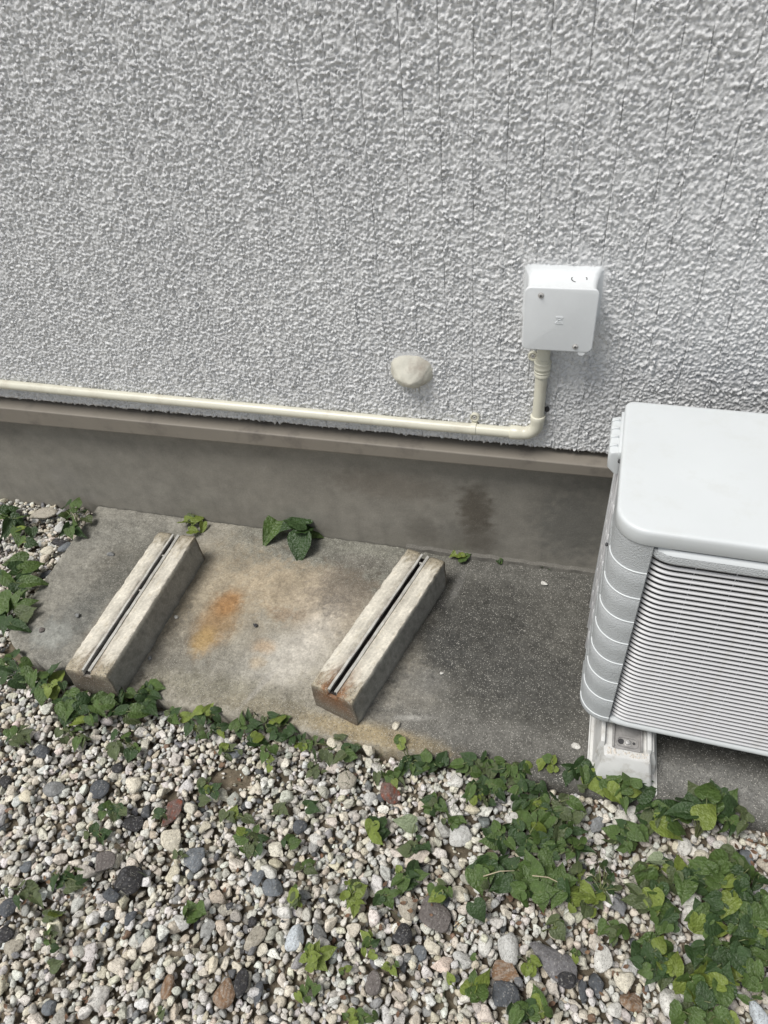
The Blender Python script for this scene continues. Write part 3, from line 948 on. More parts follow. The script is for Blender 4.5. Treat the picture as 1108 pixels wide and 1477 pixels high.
# front bottom sill
GX0, GX1 = .060, .560
mb = MB()
L = []
for a, b_ in [(GX0, .006), (GX0 + .008, .002), (GX0 + .02, -.001), (GX0 + .04, -.0022), (GX1, -.0022), (W - .062, -.0022)]:
    L.append([(a, b_ + .010, ZB - .003), (a, b_ + .001, ZB - .002), (a, b_ - .003, ZB + .004), (a, b_ - .0032, ZB + .010), (a, b_ - .001, ZB + .0135), (a, b_ + .012, ZB + .0145)])
mb.loft(L)
mb.build('grille_sill', M_AC, ac, smooth=True, angle=50)
# hood above the grille: bevel in the lighter tone, grained face painted shaded
HZ0, HZ1 = .652, .680
mb = MB(); L = []
for a, b_, z0 in [(GX0 - .0005, .004, HZ0 + .009), (GX0 + .006, .000, HZ0 + .004), (GX0 + .016, -.0045, HZ0 + .001), (GX0 + .032, -.0075, HZ0), (.3, -.0075, HZ0), (GX1, -.0075, HZ0), (GX1 + .01, -.0065, HZ0), (GX1 + .02, .002, HZ0)]:
    L.append([(a, .028, z0), (a, b_ + .002, z0), (a, b_, z0 + .002), (a, b_, HZ1 - .010), (a, b_ + .0008, HZ1 - .0085), (a, .026, HZ1)])
mb.loft(L)
hood = mb.build('grille_hood', M_ACTEX, ac, smooth=True, angle=30)
mb = MB(); L = []
for a, b_ in [(GX0 + .008, -.0005), (GX0 + .018, -.0045), (GX0 + .032, -.0075), (.3, -.0075), (GX1, -.0075)]:
    L.append([(a, b_ - .0002, HZ1 - .0098), (a, b_ + .0006, HZ1 - .0078), (a, b_ + .0075, HZ1 - .0020), (a, b_ + .009, HZ1 - .0040)])
mb.loft(L)
mb.build('hood_bevel', M_AC, ac, smooth=True, angle=60)
# edge post that ends the slats
mb = MB()
mb.loft([[(GX0 - .001, .0035, z), (GX0 + .0025, .0020, z), (GX0 + .0035, .020, z), (GX0 - .001, .020, z)] for z in (ZB + .004, HZ0 + .01)])
mb.build('grille_edge', M_ACTEX, ac, smooth=True, angle=40)
# slats share one mesh
NS = 39
zs_ = np.linspace(ZB + .0215, HZ0 - .004, NS)
mb = MB(); L = []
for a, b_ in [(GX0 + .001, .0165), (GX0 + .005, .0122), (GX0 + .010, .0083), (GX0 + .016, .0050), (GX0 + .023, .0024), (GX0 + .031, .0007), (GX0 + .040, 0), (.3, 0), (GX1, 0)]:
    L.append([(a, b_ + .0026, .0026), (a, b_ - .0004, .0018), (a, b_ - .0018, .0007), (a, b_ - .0022, -.0008), (a, b_ - .0014, -.0020), (a, b_ + .0004, -.0020), (a, b_ + .0026, .0008)])
mb.loft(L)
slat0 = mb.build('slat', M_SLAT, ac, smooth=True, angle=50)
slat0.location = (0, 0, zs_[0])
for z in zs_[1:]:
    c = slat0.copy(); COL.objects.link(c); c.parent = ac; c.location = (0, 0, z)
for k in range(8):
    mb = MB(); x = .132 + k * .0615
    mb.box(x - .0006, x + .0006, .0045, .0065, ZB + .012, HZ0)
    mb.build('grille_wire', M_SLAT, ac)
# right service panel of the front, beyond the picture
mb = MB()
pts = [(GX1 + .001, 0), (W - RC, 0)] + [(W - RC + RC * math.cos(math.radians(a)), RC + RC * math.sin(math.radians(a))) for a in range(-90, 1, 10)] + [(W, .2), (W, D - .01), (W - .01, D), (.0, D)]
V_, F_ = casing(pts, [(ZB, 0), (ZT, 0)])
link('service_panel', mesh_np('service_panel', V_, F_), M_ACTEX, ac)
# valve cover high on the left side, ribbed
hy0, hy1 = .205, .318
mb = MB()
def rv(x0, x1, z): return [(a, b_, z) for a, b_ in rrect(x0, x1, hy0, hy1, .006, 5)]
mb.loft([rv(-.012, .002, .652), rv(-.023, .002, .664), rv(-.0245, .002, .694), rv(-.0225, .002, .699), rv(-.018, .000, .7005)])
hd = mb.build('valve_cover', M_AC, ac, smooth=True, angle=40)
mb = MB(); mb.box(-.0075, -.002, hy0 - .004, hy1 + .012, .690, .7055); mb.build('cover_flange', M_AC, ac, bevel=.0012)
for k in range(4):
    y = hy0 + .018 + k * .0265
    mb = MB()
    mb.add([(-.0235, y, .7000), (-.0100, y + .001, .7000), (-.0100, y + .001, .7060), (-.0235, y + .011, .7000), (-.0100, y + .012, .7000)],
           [(0, 1, 2), (0, 2, 3), (2, 4, 3), (1, 4, 2), (0, 3, 4, 1)])
    r_o = mb.build('cover_rib', M_AC, ac)
for (y, z) in ((.19, .70), (.10, .575)):
    lump('screw', (-.004, y, z - .006), (.003, .004, .004), 2, 3, .1, M_DARK, ac)

# mounting foot
ft = empty('mounting_foot', (.196, .83, 0), label='white plastic foot block with a grey bracket under the outdoor unit', cat='foot block')
fz = .088
def fpart(mb, name, mat, parent=None, **k):
    o = mb.build(name, mat, **k)
    if parent is None: return local(ft, o)
    o.parent = parent; o.matrix_parent_inverse = Matrix.Translation(-Vector(ft.location)); return o
mb = MB()
def rf(x0, x1, y0, y1, r, z): return [(a, b_, z) for a, b_ in rrect(x0, x1, y0, y1, r, 4)]
mb.loft([rf(.1235, .2720, .752, 1.12, .004, .0012), rf(.1235, .2720, .752, 1.12, .004, .0052), rf(.1260, .2695, .755, 1.118, .004, .0062), rf(.1275, .2680, .757, 1.116, .004, .0030)])
fpart(mb, 'base_flange', M_FOOT, smooth=True, angle=30)
mb = MB()
mb.loft([rf(.1375, .2610, .762, 1.11, .006, .003), rf(.1395, .2600, .764, 1.108, .006, .012), rf(.1500, .2450, .7775, 1.10, .005, fz - .003), rf(.1525, .2425, .780, 1.098, .004, fz)])
body = fpart(mb, 'block_body', M_FOOT, smooth=True, angle=30)
mb = MB()
for x in (.1455, .2405):
    mb.loft([[(x - .0055, .797, .02), (x + .0055, .797, .02), (x + .0055, 1.10, .02), (x - .0055, 1.10, .02)], [(x - .0045, .800, fz + .015), (x + .0045, .800, fz + .015), (x + .0045, 1.10, fz + .015), (x - .0045, 1.10, fz + .015)]])
fpart(mb, 'side_rib', M_FOOT, bevel=.0018)
mb = MB()
mb.loft([rf(.134, .152, .80, 1.10, .002, .004), rf(.136, .152, .802, 1.10, .002, .05), rf(.141, .152, .806, 1.10, .002, fz)])
mb.loft([rf(.241, .266, .80, 1.10, .002, .004), rf(.241, .262, .802, 1.10, .002, .05), rf(.241, .252, .806, 1.10, .002, fz)])
fpart(mb, 'side_wing', M_FOOT, smooth=True, angle=30)
mb = MB()
mb.loft([rf(.1655, .2265, .797, .93, .005, fz + .0015), rf(.1655, .2265, .797, .93, .005, fz + .0045)])
fpart(mb, 'bracket', M_BRACKET, bevel=.0008)
mb = MB()
for ins, zz0, zz1 in ((0, fz + .0046, fz + .0075),):
    o_ = rrect(.173, .219, .801, .826, .010, 6); i_ = rrect(.1765, .2155, .8045, .8225, .008, 6)
    nL = len(o_)
    mb.v += [(a, b_, zz0) for a, b_ in o_] + [(a, b_, zz1) for a, b_ in o_] + [(a, b_, zz1) for a, b_ in i_] + [(a, b_, zz0) for a, b_ in i_]
    for j in range(3):
        for i in range(nL):
            k2 = (i + 1) % nL; mb.f.append((j * nL + i, j * nL + k2, (j + 1) * nL + k2, (j + 1) * nL + i))
mb.box(.1655, .1690, .797, .86, fz + .0046, fz + .011); mb.box(.2230, .2265, .797, .86, fz + .0046, fz + .011)
fpart(mb, 'bracket_rim', M_BRACKET, smooth=True, angle=30)
mb = MB(); mb.tube([(.1835, .8135, fz + .0046), (.1835, .8135, fz + .0062)], .0062, 14); mb.tube([(.210, .8135, fz + .0046), (.210, .8135, fz + .0062)], .003, 12)
fpart(mb, 'bolt_hole', M_DARK)
mb = MB(); mb.tube([(.1965, .812, fz + .0046), (.1965, .812, fz + .0060), (.1965, .812, fz + .0062), (.1965, .812, fz + .012), (.1965, .812, fz + .0145)], [.0085, .0085, .0060, .0058, .003], 14)
fpart(mb, 'bolt', M_SCREW, smooth=True, angle=40)
# white sand spilt on the ledge
mb = MB()
for k in range(60):
    x, y = random.uniform(.156, .238), random.uniform(.783, .796); r = random.uniform(.0008, .0022)
    mb.add([(x - r, y - r, fz), (x + r, y - r, fz), (x + r, y + r, fz), (x - r, y + r, fz), (x, y, fz + r * 1.4)], [(0, 1, 4), (1, 2, 4), (2, 3, 4), (3, 0, 4)])
sd = fpart(mb, 'sand_grains', plain('pale_sand', (.58, .54, .48), .9)); sd['kind'] = 'stuff'

# ------------------------------------------------------------------ stones
def ico(sub):
    bm = bmesh.new(); bmesh.ops.create_icosphere(bm, subdivisions=sub, radius=1)
    V_ = np.array([v_.co[:] for v_ in bm.verts]); F_ = np.array([[v_.index for v_ in f.verts] for f in bm.faces]); bm.free()
    return V_, F_
I2, IF2 = ico(2); I3, IF3 = ico(3); I4, IF4 = ico(4)
def shape_stone(I, g, rough, cuts):
    dirs = g.standard_normal((7, 3)); dirs /= np.linalg.norm(dirs, axis=1)[:, None]
    fr_ = g.uniform(1.5, 4.5, 7); ph_ = g.uniform(0, 6.3, 7)
    q = np.sin((I @ dirs.T) * fr_ + ph_).mean(1)
    V_ = I * (1 + rough * q)[:, None]
    for _ in range(cuts):
        nrm = g.standard_normal(3); nrm /= np.linalg.norm(nrm); d0 = g.uniform(.46, .80)
        s_ = V_ @ nrm; over = np.maximum(s_ - d0, 0)
        V_ = V_ - nrm[None, :] * (over * .93)[:, None]
    V_ /= np.abs(V_).max(0)
    return V_
protos = [shape_stone(I2, rng, rng.uniform(.5, 1.2), int(rng.integers(6, 14))) for _ in range(36)]
# height field the stones are dropped on
CELL = .003
hx0, hx1, hy0_, hy1_ = -2.35, 1.0, -.25, 1.374
HNX, HNY = int((hx1 - hx0) / CELL), int((hy1_ - hy0_) / CELL)
HM = np.full((HNY, HNX), G0 + .008)
gxs = hx0 + (np.arange(HNX) + .5) * CELL; gys = hy0_ + (np.arange(HNY) + .5) * CELL
GXX, GYY = np.meshgrid(gxs, gys)
def slab_left(y): return -1.548 + (1.3735 - y) / .57 * .045
yf_g = np.interp(gxs, xr[0], yfront)
inslab = (GYY > yf_g[None, :] - .002) & (GXX > slab_left(GYY) - .002)
HM[inslab] = .03
pj = proj(np.stack([GXX, GYY, np.full_like(GXX, -.03)], -1))
vis = (pj[..., 0] > -120) & (pj[..., 0] < 1250) & (pj[..., 1] > 600) & (pj[..., 1] < 1620) & ~inslab
cells = np.argwhere(vis)
# the patch where the stones thin out and sand shows
sandp = [at(330, 1125, 2, -.035), at(250, 1150, 2, -.035), at(655, 1225, 2, -.035)]
def near_sand(x, y):
    return min(math.hypot((x - p[0]) / s1, (y - p[1]) / s2) for p, s1, s2 in zip(sandp, (.055, .02, .03), (.038, .02, .03)))
placed = []       # x, y, z, a, b, c, yaw, proto
def drop(x, y, a, b_, c, yaw, sink=.62, upd=True, slabok=False):
    R_ = max(a, b_)
    i0 = max(int((x - R_ - hx0) / CELL), 0); i1 = min(int((x + R_ - hx0) / CELL) + 1, HNX)
    j0 = max(int((y - R_ - hy0_) / CELL), 0); j1 = min(int((y + R_ - hy0_) / CELL) + 1, HNY)
    if i1 - i0 < 1 or j1 - j0 < 1: return None
    sub = HM[j0:j1, i0:i1]
    X_ = gxs[i0:i1][None, :] - x; Y_ = gys[j0:j1][:, None] - y
    ca, sa = math.cos(yaw), math.sin(yaw)
    e = ((X_ * ca + Y_ * sa) / a) ** 2 + ((-X_ * sa + Y_ * ca) / b_) ** 2
    ins = e < 1
    if not ins.any(): ins = e <= e.min()
    if not slabok and sub[ins].max() > .02: return None
    base = .55 * sub[ins].mean() + .45 * sub[ins].max()
    z = base + c * sink
    if upd:
        top = z + c * np.sqrt(np.maximum(1 - e, 0)) * .85
        sub[ins] = np.maximum(sub[ins], top[ins])
    return z
def gravel(N, lo, hi, pw, cand, seed):
    g = np.random.default_rng(seed)
    idx = g.integers(0, len(cells), (N, cand))
    jit = g.uniform(-.5, .5, (N, cand, 2))
    sz = lo + (hi - lo) * g.uniform(0, 1, N) ** pw
    for k in range(N):
        best = None
        for q in range(cand):
            cj, ci = cells[idx[k, q]]
            hh = HM[cj, ci]
            if best is None or hh < best[0]: best = (hh, hx0 + (ci + .5 + jit[k, q, 0]) * CELL, hy0_ + (cj + .5 + jit[k, q, 1]) * CELL)
        x, y = best[1], best[2]
        r = sz[k]
        ns_ = near_sand(x, y)
        if ns_ < 1:
            if g.uniform() < .8: continue
            r *= .55
        a = r * g.uniform(.85, 1.3); b_ = r * g.uniform(.7, 1.0); c = r * g.uniform(.55, .85); yaw = g.uniform(0, 6.28)
        z = drop(x, y, a, b_, c, yaw)
        if z is None or z > .012: continue
        placed.append((x, y, z, a, b_, c, yaw, int(g.integers(0, len(protos)))))
gravel(5800, .0045, .0115, 1.4, 2, 101)
gravel(3700, .0055, .0135, 1.5, 3, 102)
gravel(750, .0105, .0205, 1.5, 3, 103)

PAL = {'white': (.62, .61, .57), 'cream': (.60, .56, .46), 'pale': (.50, .50, .48), 'grey': (.22, .225, .225), 'slate': (.085, .092, .102), 'blue': (.155, .170, .185),
       'black': (.035, .034, .036), 'beige': (.38, .35, .29), 'brown': (.155, .138, .13), 'rust': (.21, .125, .07), 'maroon': (.16, .105, .09), 'wood': (.17, .165, .17), 'bluewhite': (.50, .54, .57)}
# px, py, width px, height px, turn in degrees, colour, angular cuts, name, label
NAMED = [
 (78, 1137, 32, 22, 5, 'grey', 1, 'smooth grey oval pebble near the left edge of the gravel, below the weeds'),
 (61, 1088, 24, 22, 30, 'slate', 4, 'dark grey pebble just below the leaves at the far left of the weed row'),
 (144, 1139, 30, 26, 15, 'slate', 7, 'dark blue-grey angular stone below the weeds in front of the left block'),
 (169, 1108, 17, 16, 0, 'black', 3, 'small blackish pebble just above the dark blue-grey angular stone'),
 (8, 1126, 20, 20, 0, 'black', 4, 'black stone cut by the left edge of the picture, beside the grey oval pebble'),
 (190, 1188, 32, 22, 8, 'black', 5, 'long rough black stone between two weed clumps in the left gravel'),
 (249, 1172, 26, 40, -25, 'maroon', 6, 'brown-grey stone with a rusty patch, above the big cream stone'),
 (248, 1207, 38, 32, -15, 'cream', 3, 'large smooth cream stone in the left gravel, brightest of its size'),
 (283, 1240, 32, 34, 20, 'blue', 7, 'angular blue-grey stone right of and below the large cream stone'),
 (153, 1249, 34, 30, 30, 'brown', 5, 'rough grey-brown stone left of the speckled black stone'),
 (188, 1272, 42, 36, 0, 'black', 2, 'biggest black stone speckled with white, in the left gravel'),
 (163, 1291, 20, 24, 60, 'slate', 7, 'dark slate chip under the left side of the speckled black stone'),
 (336, 1088, 26, 18, 10, 'blue', 3, 'grey pebble beside the weeds at the upper edge of the sandy patch'),
 (9, 1307, 30, 26, 20, 'slate', 7, 'flat dark slate piece at the left edge of the picture'),
 (7, 1345, 26, 22, 0, 'black', 4, 'black rough stone at the left edge, below the flat slate piece'),
 (18, 1366, 32, 24, -15, 'beige', 6, 'grey-beige angular stone at the left edge below the black rough stone'),
 (365, 1352, 36, 22, 48, 'beige', 4, 'grey-beige wedge stone tilted up to the right in the lower gravel'),
 (363, 1327, 14, 14, 0, 'black', 2, 'tiny black pebble above the tilted grey-beige wedge stone'),
 (189, 1322, 15, 24, -10, 'slate', 7, 'upright slate sliver below the speckled black stone'),
 (37, 1247, 20, 18, 0, 'blue', 2, 'round blue-grey pebble left of the reddish leaved weed'),
 (395, 1283, 26, 30, 60, 'blue', 5, 'smooth blue-grey stone left of the bright green seedling'),
 (374, 1268, 24, 24, 0, 'blue', 5, 'paler grey stone touching the smooth blue-grey stone'),
 (426, 1353, 26, 34, -25, 'bluewhite', 1, 'smooth bluish-white oval pebble above the bright clover-like leaves'),
 (563, 1145, 30, 30, 25, 'maroon', 6, 'reddish-brown angular stone in the upper middle gravel'),
 (579, 1352, 34, 28, 0, 'black', 4, 'black speckled lump left of the dark triangular stone'),
 (500, 1127, 28, 26, 60, 'beige', 4, 'pinkish cream stone left of the reddish-brown angular stone'),
 (533, 1150, 20, 18, 0, 'pale', 2, 'pale round stone between the pinkish cream and the reddish-brown stones'),
 (433, 1196, 22, 20, 0, 'slate', 4, 'dark speckled stone in the middle gravel above the white pebble'),
 (455, 1208, 20, 17, 15, 'white', 1, 'smooth white pebble beside the dark speckled stone in the middle gravel'),
 (629, 1323, 52, 38, -20, 'brown', 8, 'large dark grey three-cornered stone with purple tint'),
 (590, 1311, 30, 30, 10, 'beige', 5, 'beige-grey faceted stone just left of the three-cornered dark stone'),
 (606, 1372, 20, 20, 0, 'blue', 6, 'small blue slate stone below the black speckled lump'),
 (642, 1300, 16, 14, 0, 'slate', 6, 'small dark cube-like stone above the three-cornered dark stone'),
 (666, 1287, 28, 20, 10, 'cream', 4, 'cream stone above the largest heart-shaped leaf'),
 (732, 1366, 32, 42, 5, 'pale', 3, 'big pale granite stone right of the largest heart-shaped leaf'),
 (701, 1364, 22, 28, 0, 'white', 2, 'white pitted stone left of the big pale granite stone'),
 (668, 1385, 34, 18, -35, 'pale', 6, 'long grey-white stone pointing at the round weed leaf'),
 (626, 1366, 30, 18, -10, 'cream', 4, 'cream block-shaped stone below the three-cornered dark stone'),
 (728, 1401, 44, 26, -3, 'rust', 5, 'grainy brown stone below the big pale granite stone'),
 (729, 1436, 40, 32, 5, 'slate', 7, 'dark blue slate block near the bottom edge, below the grainy brown stone'),
 (540, 1418, 26, 28, 0, 'brown', 3, 'grey-brown stone near the bottom, left of centre'),
 (323, 1433, 38, 32, -35, 'rust', 5, 'orange-brown stone in the lower gravel, left of the black round one'),
 (350, 1418, 22, 32, 5, 'black', 3, 'black and brown rounded stone beside the orange-brown stone'),
 (373, 1431, 14, 34, 5, 'slate', 7, 'thin upright slate blade right of the black and brown stone'),
 (242, 1425, 18, 30, 5, 'rust', 4, 'tall orange-brown stone in the lower left gravel'),
 (70, 1452, 24, 18, 0, 'blue', 1, 'blue-grey smooth pebble at the bottom left'),
 (147, 1334, 15, 15, 0, 'bluewhite', 0, 'very round white pebble below the speckled black stone'),
 (796, 1390, 74, 36, -28, 'wood', 6, 'largest stone of all, long grey and grained like wood'),
 (815, 1418, 30, 20, 0, 'black', 4, 'black lump under the right end of the wood-grained stone'),
 (863, 1417, 26, 34, 0, 'slate', 6, 'upright dark stone right of the wood-grained stone'),
 (843, 1425, 16, 32, 0, 'slate', 8, 'narrow slate slab left of the upright dark stone'),
 (869, 1383, 28, 34, 5, 'white', 4, 'white stone with a grey hollow right of the wood-grained stone'),
 (968, 1453, 38, 42, 0, 'white', 4, 'large rough white stone at the bottom edge below the weeds'),
 (777, 1429, 34, 26, 15, 'cream', 3, 'cream stone with fine dots below the wood-grained stone'),
 (889, 1457, 24, 20, 0, 'white', 2, 'round white stone near the bottom edge below the slate slabs'),
 (912, 1444, 32, 26, -10, 'rust', 5, 'white stone with a rusty red top in the lower right gravel'),
 (900, 1412, 30, 28, 30, 'cream', 3, 'cream stone above the rusty red topped stone'),
 (1000, 1393, 34, 30, 0, 'pale', 4, 'pale stone half hidden between weeds in the lower right'),
 (996, 1317, 26, 18, -10, 'white', 3, 'bright white stone showing through a gap in the right weeds'),
 (847, 1277, 32, 24, -20, 'pale', 6, 'grey-white chipped stone right of the dense weed patch'),
 (1090, 1466, 22, 34, 30, 'bluewhite', 5, 'long bluish-white stone at the bottom right corner'),
 (664, 1203, 34, 30, 10, 'pale', 4, 'white stone with a dark hollow beside the fine sandy grit'),
 (659, 1128, 20, 22, 0, 'white', 5, 'white blocky stone under the weeds at the slab edge'),
 (689, 1108, 20, 12, 0, 'black', 5, 'small black stone tucked at the slab edge between weeds'),
 (747, 1144, 18, 16, 0, 'pale', 3, 'greyish round stone framed by dense small leaves'),
 (736, 1185, 26, 16, 35, 'white', 3, 'smooth white stone among the dense small leaves'),
 (483, 1078, 26, 20, -15, 'cream', 5, 'cream lump against the slab edge below the right block'),
 (534, 1083, 21, 20, 0, 'cream', 7, 'cream cube-like stone against the slab edge right of the cream lump'),
 (964, 1157, 22, 18, 25, 'white', 6, 'white chip beside the foot block, between the big leaves'),
 (912, 1178, 18, 28, -20, 'white', 4, 'long white stone under the big leaves left of the foot block corner'),
 (986, 1221, 22, 26, -35, 'white', 4, 'white pitted stone in front of the biggest leaf clump'),
 (1011, 1237, 30, 24, 20, 'cream', 3, 'cream-white stone right of the white pitted stone'),
 (1078, 1236, 18, 22, 0, 'blue', 2, 'round grey pebble at the right edge of the gravel'),
 (1040, 1221, 24, 16, 0, 'white', 4, 'white craggy stone between the leaf clumps near the right edge'),
 (64, 747, 44, 18, 16, 'beige', 6, 'rough beige slab-like stone lying against the foundation at the left'),
 (29, 752, 22, 20, 0, 'black', 5, 'black rough stone left of the beige stone at the foundation'),
 (88, 784, 28, 15, -5, 'black', 5, 'black flat stone beside the left edge of the slab'),
 (95, 793, 18, 20, -40, 'blue', 4, 'grey stone leaning between the black flat stone and the slab'),
 (72, 798, 20, 15, 5, 'cream', 2, 'cream oval pebble left of the slab edge'),
 (87, 761, 16, 17, 0, 'pale', 6, 'pale angular stone below the leafy weed at the slab corner'),
 (64, 826, 22, 12, 30, 'slate', 6, 'dark slate piece against the slab, above the large leaf clump'),
 (110, 772, 14, 22, 20, 'beige', 4, 'upright beige stone touching the top left corner of the slab'),
]
ONSLAB = [
 (571, 1046, 11, 13, 'cream', 'cream chip of stone resting on the slab near the rusty block'),
 (830, 1076, 15, 8, 'white', 'small white stone on the slab just left of the foot block'),
 (160, 800, 12, 7, 'grey', 'grey pebble on the slab left of the left block'),
 (112, 888, 9, 7, 'grey', 'greyish crumb of stone halfway down the slab left of the left block'),
 (61, 909, 8, 8, 'brown', 'tiny round pebble in the pale round spot at the slab corner'),
 (254, 890, 7, 5, 'white', 'tiny white crumb between the left block and the rust stain'),
 (217, 949, 7, 6, 'grey', 'tiny grey crumb against the lower side of the left block'),
 (785, 842, 11, 6, 'white', 'small white chip near the foundation at the right'),
 (637, 971, 6, 5, 'white', 'tiny white crumb on the dark part of the slab'),
 (368, 902, 8, 5, 'black', 'tiny dark crumb on the beige part of the slab right of the rust stain'),
]
def px_scale(P):
    q = (np.asarray(P) - np.array([0, 0, CAM_H])) @ ROT.T
    return q[2] / FPX
def stone_obj(x, y, z, a, b_, c, yaw, seed, colr, cuts, label, rough=.35):
    g = np.random.default_rng(seed)
    V_ = shape_stone(I4 if a > .016 else I3, g, rough, cuts)
    fnoise = sum(np.sin(V_ @ g.standard_normal(3) * g.uniform(6, 14) + g.uniform(0, 6)) for _ in range(6)) / 6
    V_ = V_ * (1 + .05 * fnoise)[:, None]
    tx_, ty_ = g.uniform(-.15, .15, 2)
    V_ = V_ * np.array([a, b_, c])
    ca, sa = math.cos(yaw), math.sin(yaw)
    V_ = np.stack([V_[:, 0] * ca - V_[:, 1] * sa, V_[:, 0] * sa + V_[:, 1] * ca, V_[:, 2]], -1)
    me = mesh_np('stone', V_, IF4 if a > .016 else IF3)
    base = np.array(PAL[colr])
    if colr == 'rust': # mixed rock: pale body with rusty patches
        w = sstep(-.2, .35, fnoise)[:, None]; cc = base * (1 - w) + np.array([.30, .24, .19]) * w
    elif colr == 'maroon':
        w = sstep(.1, .5, fnoise)[:, None]; cc = base * (1 - w) + np.array([.23, .07, .04]) * w
    elif colr == 'black':
        w = sstep(.2, .5, fnoise)[:, None]; cc = base * (1 - w) + np.array([.10, .10, .105]) * w
    else: cc = base[None, :] * (1 + .12 * fnoise)[:, None]
    set_col(me, np.clip(cc, .01, .8))
    o = link('stone', me, M_STONE, smooth=(cuts < 5))
    if cuts >= 5:
        me.polygons.foreach_set('use_smooth', np.ones(len(me.polygons), bool))
    o.location = (x, y, z)
    return tag(o, label, 'stone')
for k, (px, py, w, h_, ang, colr, cuts, label) in enumerate(NAMED):
    P_ = at(px, py, 2, -.024)
    s_ = px_scale(P_)
    a = w / 2 * s_ * 1.02; 
    # a stone's picture height is set by its depth on the ground and its rise
    tot = h_ / 2 * s_
    c = min(tot, a) * .62; b_ = max(tot * 1.12, .003)
    yaw = math.radians(ang) + .17
    z = drop(P_[0], P_[1], a * .95, b_ * .95, c, yaw, sink=.42 if w < 36 else .62, slabok=False)
    if z is None: z = -.012
    z = min(z, -.004)
    stone_obj(P_[0], P_[1], z, a, b_, c, yaw, 500 + k, colr, cuts, label)
for k, (px, py, w, h_, colr, label) in enumerate(ONSLAB):
    P_ = at(px, py, 2, .003); s_ = px_scale(P_); a = w / 2 * s_; b_ = h_ / 2 * s_ * 1.2; c = min(a, b_) * .7
    stone_obj(P_[0], P_[1], c * .8, a, b_, c, rng.uniform(-.4, .2), 700 + k, colr, 4, label)

gravel(4600, .0038, .0105, 1.6, 5, 104)
print('gravel stones', len(placed))
pl = np.array(placed)
NP = len(pl)
g = np.random.default_rng(77)
nv = len(I2)
allV = np.empty((NP, nv, 3), np.float32); allC = np.empty((NP, nv, 3), np.float32)
pal = np.array([(.66, .62, .53), (.68, .665, .62), (.58, .53, .43), (.53, .515, .47), (.62, .615, .59), (.44, .42, .37), (.33, .33, .32), (.20, .205, .21), (.09, .095, .10), (.20, .13, .09), (.74, .73, .70)])
pw_ = np.array([.24, .18, .15, .12, .10, .08, .04, .028, .018, .004, .05]); pw_ /= pw_.sum()
ci_ = g.choice(len(pal), NP, p=pw_)
# random tumbling turns
q = g.standard_normal((NP, 4)); q /= np.linalg.norm(q, axis=1)[:, None]
tilt = g.normal(0, .35, (NP, 2))
for t in range(len(protos)):
    s_ = np.where(pl[:, 7].astype(int) == t)[0]
    if not len(s_): continue
    Vp = protos[t][None] * pl[s_, 3:6][:, None, :]
    cx_, sx_ = np.cos(tilt[s_, 0]), np.sin(tilt[s_, 0]); cy_, sy_ = np.cos(tilt[s_, 1]), np.sin(tilt[s_, 1])
    y1 = Vp[..., 1] * cx_[:, None] - Vp[..., 2] * sx_[:, None]; z1 = Vp[..., 1] * sx_[:, None] + Vp[..., 2] * cx_[:, None]
    x1 = Vp[..., 0] * cy_[:, None] + z1 * sy_[:, None]; z2 = -Vp[..., 0] * sy_[:, None] + z1 * cy_[:, None]
    cz_, sz_ = np.cos(pl[s_, 6]), np.sin(pl[s_, 6])
    allV[s_, :, 0] = x1 * cz_[:, None] - y1 * sz_[:, None] + pl[s_, 0][:, None]
    allV[s_, :, 1] = x1 * sz_[:, None] + y1 * cz_[:, None] + pl[s_, 1][:, None]
    allV[s_, :, 2] = z2 + pl[s_, 2][:, None]
allC[:] = (pal[ci_] * g.uniform(.86, 1.12, (NP, 1)) * (1 + g.normal(0, .02, (NP, 3))))[:, None, :]
big = np.argsort(-pl[:, 3])[:1500]
isb = np.zeros(NP, bool); isb[big] = True
protos3 = [shape_stone(I3, rng, rng.uniform(.6, 1.3), int(rng.integers(6, 14))) for _ in range(24)]
dirs_ = rng.standard_normal((8, 3)) * 9
BV, BC = [], []
for k in big:
    Vp = protos3[k % 24]
    Vp = Vp * (1 + .045 * np.sin(Vp @ dirs_.T + k).mean(1) * 3)[:, None] * pl[k, 3:6]
    a_, b2 = tilt[k]
    M3 = np.array(Matrix.Rotation(pl[k, 6], 3, 'Z') @ Matrix.Rotation(b2, 3, 'Y') @ Matrix.Rotation(a_, 3, 'X'))
    BV.append(Vp @ M3.T + pl[k, :3]); BC.append(np.repeat(allC[k, :1], len(I3), 0))
allV = allV[~isb]; allC = allC[~isb]; NP = len(allV)
Fa = (IF2[None] + (np.arange(NP) * nv)[:, None, None]).reshape(-1, 3)
Fb = (IF3[None] + (NP * nv + np.arange(len(BV)) * len(I3))[:, None, None]).reshape(-1, 3)
me = mesh_np('gravel', np.concatenate([allV.reshape(-1, 3)] + BV), np.concatenate([Fa, Fb]))
set_col(me, np.clip(np.concatenate([allC.reshape(-1, 3)] + BC), .01, .85))
tag(link('gravel', me, M_STONE, smooth=True), 'bed of loose cream and grey gravel in front of the slab', kind='stuff')

